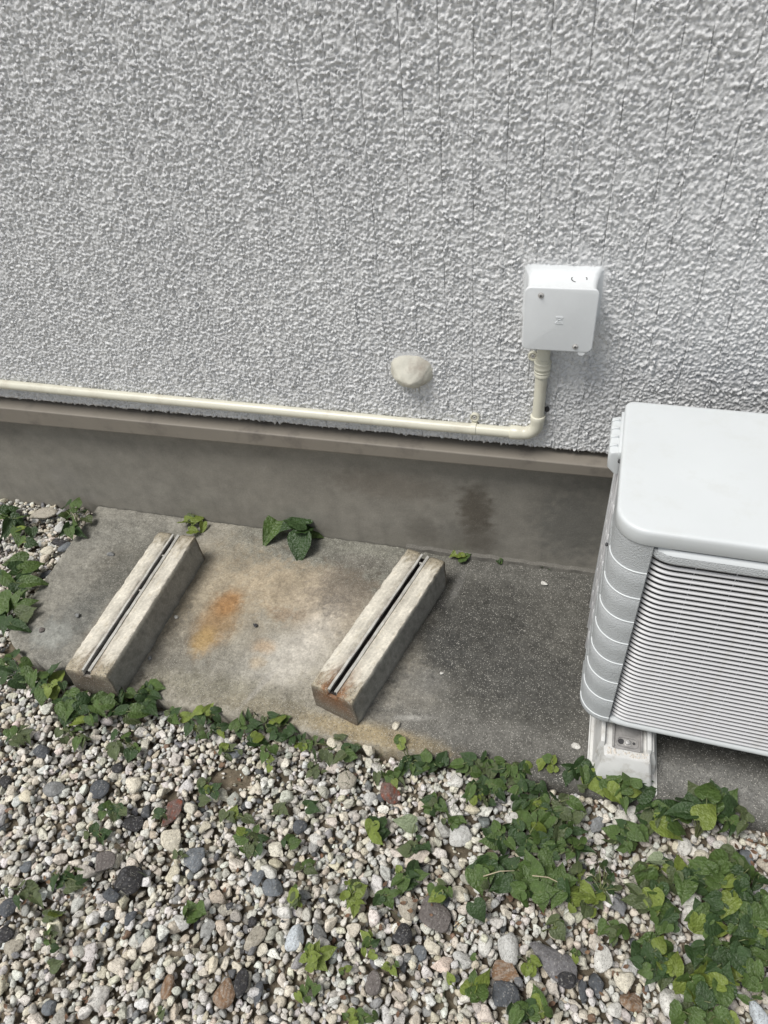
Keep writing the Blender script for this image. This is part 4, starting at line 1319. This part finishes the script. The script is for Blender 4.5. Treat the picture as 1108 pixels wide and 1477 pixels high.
# ------------------------------------------------------------------ plants
half = [(0, -.06), (.12, -.19), (.28, -.21), (.41, -.09), (.465, .09), (.43, .29), (.335, .49), (.205, .68), (.085, .86), (0, 1.04)]
def leaf_mesh(variant, tone):
    g = np.random.default_rng(40 + variant)
    wsc = [1.0, .92, 1.06, .80, .98, 1.1][variant]; tip = [1.0, .92, .84, 1.1, .98, .80][variant]
    fold = [.34, .18, .45, .55, .12, .26][variant]; curl = [.16, .26, .10, .30, .34, .20][variant]
    out = [(x * wsc * (1 + .03 * g.standard_normal()), (y * tip if y > 0 else y)) for x, y in half]
    L = out + [(-x * (1 + .05 * g.standard_normal()), y) for x, y in reversed(out[1:-1])]
    ctr = (0.0, .16)
    rings = [.33, .66, 1.0]
    V_ = [(ctr[0], ctr[1])]
    for r in rings:
        V_ += [(ctr[0] + (x - ctr[0]) * r, ctr[1] + (y - ctr[1]) * r) for x, y in L]
    n_ = len(L)
    F_ = [(0, 1 + k, 1 + (k + 1) % n_) for k in range(n_)]
    for j in range(2):
        for k in range(n_):
            a, b_ = 1 + j * n_ + k, 1 + j * n_ + (k + 1) % n_; c, d = a + n_, b_ + n_
            F_ += [(a, c, d), (a, d, b_)]
    ph1, ph2 = g.uniform(0, 6, 2)
    V3 = []
    for i, (x, y) in enumerate(V_):
        rr_ = math.hypot(x, y - .2)
        z = fold * abs(x) - curl * rr_ ** 2 * (1.0 if y > .2 else .6)
        if i > n_ * 2: z += .035 * math.sin(9 * math.atan2(x, y) + ph1) + .02 * math.sin(17 * x + ph2)
        if y > .7: z -= .15 * (y - .7)
        V3.append((x, y, z))
    me = mesh_np('leaf', V3, [(a, b_, c) for a, b_, c in F_])
    me.materials.append(M_LEAF[tone])
    me.polygons.foreach_set('use_smooth', np.ones(len(me.polygons), bool))
    return me
LEAVES = {(v_, t_): leaf_mesh(v_, t_) for v_ in range(6) for t_ in M_LEAF}

def frame(yaw, tiltf, roll):
    return Matrix.Rotation(yaw, 4, 'Z') @ Matrix.Rotation(tiltf, 4, 'X') @ Matrix.Rotation(roll, 4, 'Y')

leaf_count = 0; tube_F = None
def plant(root, leaves, label, group, tones):
    """root: 3-D point; leaves: list of (x, y, z, size)"""
    global leaf_count
    t = empty('leafy_weed', tuple(root), label=label, cat='weed', group=group)
    st = MB()
    for (x, y, z, size, tone) in leaves:
        dx, dy = x - root[0], y - root[1]
        yaw = math.atan2(dy, dx) - math.pi / 2 + random.gauss(0, .7)
        tl = random.gauss(-.25, .36)
        # a leaf leans open to the light on the yard side
        m_ = Matrix.Rotation(random.gauss(.18, .16), 4, 'X') @ frame(yaw, tl, random.gauss(0, .38))
        s_ = size * .92
        o = bpy.data.objects.new('leaf', LEAVES[(random.randrange(6), tone)])
        COL.objects.link(o); o.parent = t
        off = m_ @ Vector((0, .35 * s_, 0))
        base = Vector((x - root[0], y - root[1], z - root[2])) - off
        o.matrix_basis = Matrix.Translation(base) @ m_ @ Matrix.Scale(s_, 4)
        leaf_count += 1
        pb = base + m_ @ Vector((0, -.08 * s_, -.01 * s_))
        midp = pb * .5 + Vector((0, 0, .35 * pb.z + .004)) + Vector((random.gauss(0, .004), random.gauss(0, .004), 0))
        st.tube([Vector((0, 0, -.012)), midp * .6, midp * .5 + pb * .5 + Vector((0, 0, .002)), pb], [.0012, .0011, .0010, .0008], 5, cap=False)
    st.build('stem', M_STEM, t, smooth=True)
    return t

def gz(x, y):
    i = int((x - hx0) / CELL); j = int((y - hy0_) / CELL)
    if 0 <= i < HNX and 0 <= j < HNY:
        v_ = HM[j, i]
        return 0.0 if v_ > .02 else min(v_, -.008)
    return -.03

# px, py, radius x, radius y (px), leaves, leaf size px, tones, lift m, label, group, root (px,py) or None
CL = [
 (108, 745, 20, 26, 13, 25, 'deep deep mid', .050, 'leafy weed at the top left corner of the slab, against the foundation', None, (112, 760)),
 (281, 752, 15, 14, 6, 24, 'bright mid bright', .022, 'small bright green weed behind the left block at the foundation', None, (288, 752)),
 (414, 762, 0, 0, 0, 0, '', 0, 'dark weed with five large leaves growing from the joint below the foundation', None, None),
 (667, 795, 0, 0, 0, 0, '', 0, 'pair of round bright leaves behind the right block', None, None),
 (722, 806, 3, 9, 4, 13, 'deep deep mid', .014, 'tiny dark weed in the joint right of the pair of round leaves', None, (724, 806)),
 (786, 816, 6, 3, 3, 9, 'deep deep', .006, 'smallest dark sprout in the joint near the outdoor unit', None, (786, 817)),
 (16, 752, 20, 20, 12, 27, 'deep mid deep', .035, 'dark weed against the foundation at the left edge of the picture', None, (10, 755)),
 (38, 776, 14, 10, 4, 18, 'deep mid', .015, 'low weed lying on the stones beside the black rough stone', None, (36, 778)),
 (28, 830, 26, 22, 9, 34, 'deep mid deep', .050, 'broad-leaved weed reaching over the left edge of the slab, upper clump', None, (20, 850)),
 (20, 885, 26, 30, 12, 36, 'deep mid mid', .055, 'broad-leaved weed reaching over the left edge of the slab, lower clump', None, (12, 905)),
 (22, 968, 26, 22, 12, 28, 'deep deep mid', .035, 'weeds at the front left corner of the slab', 'weeds at the front left corner of the slab', None),
 (70, 985, 24, 22, 12, 30, 'mid deep bright', .040, 'weeds at the front left corner of the slab', 'weeds at the front left corner of the slab', None),
 (120, 1020, 42, 24, 20, 31, 'deep deep mid', .042, 'heart-leaved weed in the thick row below the left block', 'weeds in the thick row below the left block', None),
 (185, 1018, 36, 22, 17, 30, 'deep mid deep', .040, 'heart-leaved weed in the thick row below the left block', 'weeds in the thick row below the left block', None),
 (218, 1000, 18, 12, 7, 26, 'deep mid', .040, 'weed between the left block front end and the slab edge', None, (212, 1012)),
 (30, 1062, 22, 12, 7, 20, 'deep mid dull', .018, 'low weed on the gravel at the left edge, below the thick row', None, (26, 1062)),
 (105, 1062, 26, 14, 9, 20, 'dull mid', .018, 'dull low weed trailing below the thick row, left part', None, (110, 1060)),
 (178, 1075, 24, 20, 11, 20, 'dull mid deep', .020, 'weed with thin blades between the thick row and the blackish pebble', None, (180, 1070)),
 (296, 1045, 30, 24, 22, 18, 'deep deep mid', .024, 'small-leaved weed in the cluster under the slab edge left of centre', 'small-leaved weeds under the slab edge left of centre', None),
 (378, 1052, 44, 22, 26, 20, 'deep deep mid', .028, 'small-leaved weed in the cluster under the slab edge left of centre', 'small-leaved weeds under the slab edge left of centre', None),
 (410, 1036, 8, 6, 2, 28, 'mid deep', .045, 'weed with a large pointed leaf lying on the slab edge', None, (405, 1052)),
 (385, 1094, 12, 20, 6, 24, 'deep mid', .026, 'drooping weed below the small-leaved cluster', None, (385, 1085)),
 (480, 1080, 44, 16, 14, 20, 'dull deep mid', .020, 'thin weeds along the slab edge below the rusty block', 'thin weeds along the slab edge below the rusty block', None),
 (508, 1081, 3, 3, 1, 28, 'deep', .028, 'single round dark leaf standing at the slab edge below the rusty block', None, (500, 1090)),
 (574, 1070, 5, 5, 2, 24, 'bright mid', .035, 'yellow-green leaf on a pale stalk at the slab edge', None, (592, 1098)),
 (610, 1100, 34, 12, 16, 23, 'deep deep mid', .026, 'heart-leaved weed in the green row along the slab edge at centre', 'weeds in the green row along the slab edge at centre', None),
 (690, 1105, 34, 12, 14, 22, 'deep mid dull', .026, 'heart-leaved weed in the green row along the slab edge at centre', 'weeds in the green row along the slab edge at centre', None),
 (740, 1115, 30, 14, 13, 22, 'deep mid dull', .026, 'heart-leaved weed in the green row along the slab edge at centre', 'weeds in the green row along the slab edge at centre', None),
 (625, 1160, 16, 20, 8, 24, 'mid deep', .020, 'weed left of the white stone with a dark hollow', None, (626, 1160)),
 (700, 1145, 26, 22, 16, 22, 'deep deep mid', .026, 'heart-leaved weed in the dense patch between slab and sandy grit', 'weeds in the dense patch between slab and sandy grit', None),
 (762, 1150, 32, 22, 17, 23, 'deep mid deep', .028, 'heart-leaved weed in the dense patch between slab and sandy grit', 'weeds in the dense patch between slab and sandy grit', None),
 (790, 1100, 12, 10, 4, 26, 'mid bright', .036, 'weed with an upright yellowish leaf leaning on the slab left of the foot block', None, (796, 1118)),
 (845, 1118, 30, 18, 13, 32, 'deep mid deep', .045, 'heart-leaved weed crowding the front of the foot block', 'weeds crowding the front of the foot block', None),
 (905, 1140, 30, 20, 13, 38, 'mid mid deep', .055, 'heart-leaved weed crowding the front of the foot block', 'weeds crowding the front of the foot block', None),
 (800, 1170, 36, 22, 18, 26, 'mid deep dull', .032, 'heart-leaved weed in the middle of the dense right patch', 'weeds in the middle of the dense right patch', None),
 (745, 1205, 42, 24, 22, 26, 'deep mid deep', .034, 'heart-leaved weed in the middle of the dense right patch', 'weeds in the middle of the dense right patch', None),
 (815, 1215, 34, 26, 18, 28, 'mid deep mid', .036, 'heart-leaved weed in the middle of the dense right patch', 'weeds in the middle of the dense right patch', None),
 (720, 1260, 36, 24, 17, 34, 'deep mid deep', .040, 'large-leaved weed at the lower edge of the dense right patch', 'weeds at the lower edge of the dense right patch', None),
 (785, 1275, 42, 30, 22, 34, 'deep mid mid', .042, 'large-leaved weed at the lower edge of the dense right patch', 'weeds at the lower edge of the dense right patch', None),
 (840, 1300, 22, 20, 8, 32, 'mid bright', .036, 'large-leaved weed at the lower edge of the dense right patch', 'weeds at the lower edge of the dense right patch', None),
 (691, 1312, 3, 4, 1, 50, 'deep', .040, 'weed with the largest heart-shaped leaf, beside the three-cornered stone', None, (712, 1290)),
 (800, 1338, 16, 14, 4, 28, 'mid dull', .026, 'weed just above the wood-grained stone', None, (800, 1330)),
 (1020, 1160, 44, 22, 16, 44, 'deep mid deep', .075, 'biggest weed clump, broad dark leaves on the slab edge under the outdoor unit', None, (1006, 1205)),
 (1062, 1180, 26, 18, 8, 30, 'mid deep dull', .040, 'weed trailing from the biggest clump to the right edge', None, (1066, 1190)),
 (955, 1180, 34, 20, 12, 38, 'mid deep bright', .050, 'broad-leaved weed left of the biggest clump', 'weeds left of the biggest clump', None),
 (900, 1205, 30, 20, 12, 28, 'mid deep dull', .034, 'broad-leaved weed left of the biggest clump', 'weeds left of the biggest clump', None),
 (946, 1241, 3, 3, 1, 44, 'pale', .048, 'weed showing one pale grey-green leaf underside', None, (972, 1238)),
 (960, 1265, 44, 24, 17, 36, 'mid deep dull', .040, 'broad-leaved weed in the wide green patch at the right', 'weeds in the wide green patch at the right', None),
 (1040, 1262, 46, 26, 20, 36, 'mid deep mid', .040, 'broad-leaved weed in the wide green patch at the right', 'weeds in the wide green patch at the right', None),
 (1090, 1290, 26, 34, 14, 36, 'deep mid', .042, 'broad-leaved weed in the wide green patch at the right', 'weeds in the wide green patch at the right', None),
 (1040, 1318, 46, 26, 22, 36, 'mid deep bright', .042, 'broad-leaved weed in the wide green patch at the right', 'weeds in the wide green patch at the right', None),
 (960, 1320, 18, 24, 8, 34, 'mid deep', .038, 'weed standing over the bright white stone in the right gravel', None, (965, 1318)),
 (1085, 1370, 34, 34, 20, 36, 'deep mid deep', .042, 'weed in the lower right corner of the gravel', 'weeds in the lower right corner of the gravel', None),
 (945, 1385, 32, 26, 15, 34, 'mid bright deep', .040, 'weed in the lower right corner of the gravel', 'weeds in the lower right corner of the gravel', None),
 (1020, 1380, 34, 24, 10, 30, 'mid deep', .036, 'weed in the lower right corner of the gravel', 'weeds in the lower right corner of the gravel', None),
 (1010, 1425, 40, 24, 17, 38, 'mid bright deep', .042, 'weed in the lower right corner of the gravel', 'weeds in the lower right corner of the gravel', None),
 (1080, 1420, 34, 28, 12, 34, 'mid deep', .040, 'weed in the lower right corner of the gravel', 'weeds in the lower right corner of the gravel', None),
 (1020, 1468, 44, 14, 10, 36, 'mid bright', .036, 'weed in the lower right corner of the gravel', 'weeds in the lower right corner of the gravel', None),
 (933, 1355, 10, 8, 2, 26, 'mid bright', .03, 'small round-leaved weed left of the green patch in the lower right', None, (936, 1360)),
 (163, 1170, 22, 12, 7, 24, 'deep mid dull', .024, 'weed left of the long rough black stone', None, (165, 1172)),
 (140, 1202, 18, 10, 5, 24, 'deep dull', .020, 'weed just below the first left gravel weed, dark round leaf', None, (136, 1200)),
 (231, 1178, 12, 7, 3, 22, 'deep dull', .018, 'weed squeezed between the black stone and the rusty patched stone', None, (228, 1180)),
 (262, 1233, 12, 6, 3, 18, 'dull', .012, 'flat dull weed under the large cream stone', None, (262, 1232)),
 (98, 1265, 26, 14, 9, 24, 'dull deep dull', .020, 'reddish weed left of the speckled black stone', None, (95, 1270)),
 (35, 1290, 24, 14, 7, 22, 'dull deep', .018, 'weed above the flat slate piece at the left edge', None, (38, 1290)),
 (80, 1322, 6, 6, 2, 24, 'bright', .022, 'weed with one yellow-green leaf in the lower left gravel', None, (78, 1330)),
 (74, 1355, 10, 18, 6, 17, 'deep mid dull', .016, 'small dark sprout below the yellow-green leaf', None, (74, 1360)),
 (76, 1390, 6, 5, 1, 26, 'dull', .02, 'single wilted leaf below the small dark sprout', None, (74, 1395)),
 (276, 1318, 20, 9, 4, 28, 'mid mid', .022, 'weed with two wide leaves in the middle of the left gravel', None, (278, 1318)),
 (300, 1140, 14, 16, 7, 20, 'dull deep', .016, 'weed at the left rim of the sandy patch', None, (300, 1142)),
 (340, 1180, 22, 12, 6, 20, 'dull dull', .012, 'withered weed below the sandy patch', None, (340, 1180)),
 (362, 1210, 18, 22, 12, 22, 'dull mid deep', .022, 'taller weed in the centre left gravel with stacked leaves', None, (360, 1215)),
 (402, 1168, 12, 6, 3, 18, 'dull', .012, 'pair of dull leaves right of the sandy patch', None, (402, 1168)),
 (448, 1160, 6, 8, 2, 22, 'deep', .02, 'single dark leaf standing right of centre left gravel', None, (446, 1166)),
 (418, 1215, 12, 10, 5, 20, 'mid deep', .018, 'sprout beside the dark speckled stone', None, (418, 1218)),
 (442, 1250, 14, 8, 4, 18, 'mid dull', .016, 'sprout above the bright green seedling', None, (442, 1254)),
 (430, 1291, 8, 14, 6, 22, 'bright mid bright', .026, 'bright green seedling in the lower middle gravel', None, (432, 1300)),
 (508, 1292, 16, 22, 9, 22, 'bright mid bright', .030, 'yellow-green weed on reddish stalks right of the bright green seedling', None, (512, 1305)),
 (545, 1195, 12, 16, 6, 27, 'deep deep', .028, 'dark weed below the reddish-brown angular stone', None, (546, 1200)),
 (587, 1188, 3, 4, 1, 36, 'pale', .035, 'weed holding up one pale greyish leaf in the middle gravel', None, (594, 1206)),
 (600, 1220, 20, 14, 8, 20, 'deep dull', .018, 'low weed around the foot of the pale greyish leaf', None, (600, 1218)),
 (588, 1262, 22, 16, 9, 26, 'deep mid', .026, 'dark weed above the beige-grey faceted stone', None, (590, 1268)),
 (556, 1292, 16, 10, 5, 22, 'deep mid', .020, 'weed left of the beige-grey faceted stone', None, (550, 1294)),
 (636, 1285, 14, 16, 6, 26, 'deep mid', .026, 'weed left of the cream stone above the largest leaf', None, (636, 1290)),
 (532, 1362, 12, 18, 7, 18, 'mid deep bright', .018, 'sprout left of the black speckled lump', None, (532, 1362)),
 (455, 1378, 20, 22, 11, 25, 'bright mid bright', .030, 'bright round-leaved weed below the bluish-white pebble', None, (452, 1384)),
 (497, 1400, 8, 8, 3, 16, 'dull bright', .012, 'sprout with orange-tinted leaves right of the bright round-leaved weed', None, (495, 1402)),
 (440, 1430, 16, 14, 5, 20, 'dull mid', .014, 'weed near the bottom below the bright round-leaved weed', None, (440, 1430)),
 (565, 1396, 14, 6, 4, 18, 'bright mid', .014, 'small yellow-green sprout below the black speckled lump', None, (566, 1398)),
 (650, 1407, 4, 4, 1, 32, 'mid', .026, 'weed with one big round leaf left of the grainy brown stone', None, (660, 1425)),
 (688, 1420, 14, 14, 5, 36, 'bright mid bright', .036, 'bright pointed-leaved weed beside the dark blue slate block', None, (678, 1436)),
 (684, 1378, 4, 4, 1, 24, 'mid', .02, 'single leaf above the bright pointed-leaved weed', None, (690, 1382)),
 (520, 1468, 26, 8, 8, 22, 'bright mid', .018, 'weeds cut by the bottom edge left of centre', None, (520, 1475)),
 (750, 1460, 16, 12, 6, 28, 'deep mid', .026, 'weed at the bottom edge below the dark blue slate block', None, (752, 1462)),
 (778, 1452, 20, 14, 6, 30, 'deep mid', .026, 'weed at the bottom edge below the dotted cream stone', None, (784, 1460)),
 (765, 1395, 12, 12, 5, 22, 'bright mid', .024, 'yellowish sprout against the left end of the wood-grained stone', None, (764, 1402)),
 (830, 1378, 8, 8, 3, 20, 'bright mid', .02, 'sprout at the top of the wood-grained stone', None, (830, 1384)),
 (930, 1290, 22, 18, 8, 34, 'dull mid', .036, 'weed with speckled olive leaves between the two big green patches', None, (940, 1300)),
 (868, 1275, 22, 34, 18, 17, 'dull deep', .014, 'fine creeping weed between the two big green patches', None, (868, 1290)),
 (830, 1258, 14, 10, 4, 22, 'dull bright', .02, 'pale sprout at the right rim of the dense patch', None, (830, 1262)),
 (885, 1342, 18, 14, 7, 24, 'dull mid', .02, 'sprout on the stones right of the dense patch', None, (885, 1345)),
 (915, 1122, 22, 7, 6, 28, 'mid deep', .04, 'leaves covering the foot of the white foot block', None, (905, 1136)),
 (255, 1030, 18, 10, 8, 18, 'deep mid', .022, 'small weed bridging the thick left row and the small-leaved cluster', None, (255, 1034)),
 (440, 1070, 20, 10, 9, 17, 'deep mid dull', .018, 'small weed in the gap right of the small-leaved cluster', None, (440, 1074)),
 (330, 1085, 18, 9, 6, 16, 'mid dull', .014, 'sparse weed beside the sandy patch top edge', None, (330, 1088)),
 (565, 1120, 22, 12, 8, 18, 'dull mid', .016, 'sparse weed right above the reddish-brown angular stone', None, (566, 1122)),
 (650, 1185, 18, 10, 5, 18, 'mid bright', .014, 'light sprouts beside the top of the sandy grit', None, (650, 1186)),
 (455, 1110, 16, 10, 5, 17, 'dull', .012, 'withered sprout left of the pinkish cream stone', None, (455, 1112)),
 (233, 1460, 8, 6, 3, 17, 'mid dull', .014, 'tiny sprout below the tall orange-brown stone', None, (234, 1462)),
]
GROUPS = {}
for ci, (px, py, rx, ry, nl, size, tones, lift, label, group, root) in enumerate(CL):
    if nl == 0: continue
    random.seed(1000 + ci)
    tones = tones.split()
    onback = py < 830 and px > 90
    def base_z(x, y): return 0.0 if onback else gz(x, y)
    nl = nl if nl < 8 else round(nl * .95)
    npl = 1 if (group is None) else max(2, round(nl / 7))
    roots = []
    for k in range(npl):
        if root is not None: rp = root
        else:
            a = 2 * math.pi * (k + random.random() * .6) / npl
            rp = (px + .55 * rx * math.cos(a), py + .55 * ry * math.sin(a) + 4)
        R_ = at(rp[0], rp[1], 2, -.02 if not onback else 0.0)
        R_[1] = min(R_[1], Y_F - .006)
        roots.append((rp, np.array([R_[0], R_[1], base_z(R_[0], R_[1])])))
    buckets = [[] for _ in roots]
    pts_ = []
    for k in range(nl):
        # well spread leaf centres
        bestp = None
        for _ in range(8):
            a = random.uniform(0, 2 * math.pi); r = math.sqrt(random.random())
            q_ = (px + rx * r * math.cos(a), py + ry * r * math.sin(a))
            dmin = min([math.hypot(q_[0] - p[0], q_[1] - p[1]) for p in pts_] or [99])
            if bestp is None or dmin > bestp[0]: bestp = (dmin, q_)
        q_ = bestp[1]; pts_.append(q_)
        lf_ = lift * random.uniform(.35, 1.0)
        g0 = 0.0 if onback else -.018
        P_ = at(q_[0], q_[1], 2, g0 + lf_)
        P_[1] = min(P_[1], Y_F - size * .0008)
        zz_ = max(P_[2], gz(P_[0], P_[1]) + .007) if not onback else P_[2]
        s_ = px_scale(P_) * size * random.uniform(.50, 1.15)
        dd = [math.hypot(q_[0] - rp[0], q_[1] - rp[1]) + 12 * max(0, len(buckets[i]) - 8) for i, (rp, _) in enumerate(roots)]
        buckets[dd.index(min(dd))].append((P_[0], P_[1], zz_, s_, random.choice(tones if random.random() < .82 else ['mid', 'dull', 'bright'])))
    todo = sorted([(rp[0], R_, bk) for (rp, R_), bk in zip(roots, buckets) if bk], key=lambda t: t[0])
    if group is None:
        for _, R_, bk in todo: plant(R_, bk, label, None, tones)
    else:
        GROUPS.setdefault(group, []).extend([(x, R_, bk, tones) for x, R_, bk in todo])
ORD = ['leftmost', 'second from left', 'third from left', 'fourth from left', 'fifth from left', 'sixth from left', 'seventh from left', 'eighth from left',
       'ninth from left', 'tenth from left', 'eleventh from left', 'twelfth from left', 'thirteenth from left', 'fourteenth from left']
for grp, L in GROUPS.items():
    L.sort(key=lambda t: t[0])
    for k, (x, R_, bk, tones) in enumerate(L):
        lab = (ORD[k] if k < len(L) - 1 else 'rightmost') + ' of the ' + grp.replace('thick row below', 'row below').replace('small-leaved weeds under', 'weeds under')
        plant(R_, bk, lab, grp, tones)
# two plants whose few leaves are set one by one
def set_plant(root_px, leaves, label, base=0.0):
    R_ = at(root_px[0], root_px[1], 2, base)
    R_[1] = min(R_[1], Y_F - .004)
    t = empty('leafy_weed', tuple(R_), label=label, cat='weed')
    st = MB()
    for (px, py, z, size, yaw, tl, rl2, tone, var) in leaves:
        P_ = at(px, py, 2, z); P_[1] = min(P_[1], Y_F - .012)
        s_ = size * px_scale(P_) * .9
        m_ = frame(math.radians(yaw), math.radians(tl), math.radians(rl2))
        o = bpy.data.objects.new('leaf', LEAVES[(var, tone)]); COL.objects.link(o); o.parent = t
        base_ = Vector(P_ - R_) - m_ @ Vector((0, .35 * s_, 0))
        o.matrix_basis = Matrix.Translation(base_) @ m_ @ Matrix.Scale(s_, 4)
        st.tube([Vector((0, 0, -.004)), base_ * .4 + Vector((0, 0, .01)), base_ * .8 + Vector((0, 0, .005)), base_], [.0014, .0013, .0012, .001], 6, cap=False)
    st.build('stem', M_STEM, t, smooth=True)
set_plant((430, 771), [(394, 762, .035, 48, 165, -15, -15, 'mid', 3), (385, 775, .015, 26, 150, -25, 10, 'deep', 1), (427, 752, .070, 44, 80, 5, 5, 'deep', 1), (440, 762, .045, 46, -40, -20, 0, 'deep', 2),
                       (433, 788, .030, 46, 185, -38, 0, 'deep', 0), (452, 770, .02, 28, -80, -10, 0, 'mid', 4), (415, 757, .05, 30, 140, 0, 0, 'deep', 4)],
          'dark weed with a few large leaves growing from the joint below the foundation')
set_plant((671, 797), [(660, 797, .012, 27, 120, 5, 0, 'bright', 2), (674, 790, .014, 26, -60, 12, 0, 'mid', 5), (667, 793, .018, 12, 20, 0, 0, 'bright', 0)],
          'pair of round bright leaves behind the right block')
print('leaves', leaf_count)

# ------------------------------------------------------------------ litter, blades and stalks
mb = MB(); random.seed(5)
spots = [(870, 1225, 40, 30), (600, 1300, 30, 20), (905, 1360, 40, 40), (110, 1285, 30, 15), (540, 1420, 60, 40), (330, 1120, 40, 25), (760, 1320, 60, 20), (1090, 1225, 15, 15), (470, 1260, 80, 60), (100, 1440, 90, 30), (860, 1440, 60, 30)]
for k in range(150):
    sx_, sy_, rx_, ry_ = random.choice(spots)
    q_ = at(sx_ + random.gauss(0, rx_), sy_ + random.gauss(0, ry_), 2, -.02)
    if gz(q_[0], q_[1]) == 0.0: continue
    z = gz(q_[0], q_[1]) + .003; r = random.uniform(.002, .007); a = random.uniform(0, 6.28); ca, sa = math.cos(a), math.sin(a)
    L = []
    for t_, w in ((-1, .1), (-.5, .5), (0, .6), (.5, .4), (1, .05)):
        for s_ in (-1, 1):
            u_, v_ = t_ * r, s_ * w * r
            L.append((q_[0] + u_ * ca - v_ * sa, q_[1] + u_ * sa + v_ * ca, z + random.uniform(0, .003) + .002 * abs(t_)))
    mb.add(L, [(2 * i, 2 * i + 1, 2 * i + 3, 2 * i + 2) for i in range(4)])
tag(mb.build('leaf_litter', M_LITTER, smooth=True), 'scraps of dead brown leaf scattered on the gravel', kind='stuff')
mb = MB()
for k in range(150):
    sx_, sy_, rx_, ry_ = random.choice([(190, 1075, 14, 16), (490, 1095, 60, 12), (645, 1160, 25, 15), (868, 1300, 22, 30), (430, 1120, 60, 15), (560, 1340, 200, 90), (900, 1240, 40, 20)])
    q_ = at(sx_ + random.gauss(0, rx_), sy_ + random.gauss(0, ry_), 2, -.02)
    z = gz(q_[0], q_[1])
    if z == 0.0: continue
    a = random.uniform(0, 6.28); L_ = random.uniform(.010, .030)
    dx, dy = math.cos(a) * L_, math.sin(a) * L_
    w = .0007
    mb.tube([(q_[0], q_[1], z), (q_[0] + dx * .4, q_[1] + dy * .4, z + L_ * .5), (q_[0] + dx, q_[1] + dy, z + L_ * .55)], [w, w * .8, w * .2], 4, cap=False)
tag(mb.build('grass_blades', M_LEAF['dull'], smooth=True), 'thin sparse grass blades among the weeds', kind='stuff')
def stalk(p0, p1, z, label):
    a = at(*p0, 2, z); b_ = at(*p1, 2, z); mb = MB()
    m_ = (a + b_) / 2 + np.array([.002, .003, .006])
    mb.tube([a, (a + m_) / 2, m_, (m_ + b_) / 2, b_], [.0011, .0010, .0010, .0009, .0005], 6)
    tag(mb.build('dry_stalk', M_TWIG, smooth=True), label, 'stalk')
stalk((697, 1264), (742, 1256), .02, 'pale dry stalk lying across the leaves of the dense patch, left one')
stalk((768, 1263), (810, 1275), .02, 'pale dry stalk lying across the leaves of the dense patch, right one')
stalk((655, 1336), (671, 1322), -.006, 'short straw lying left of the largest heart-shaped leaf')
stalk((659, 1338), (670, 1328), -.006, 'second straw just under the short straw by the largest leaf')

bpy.context.view_layer.update()
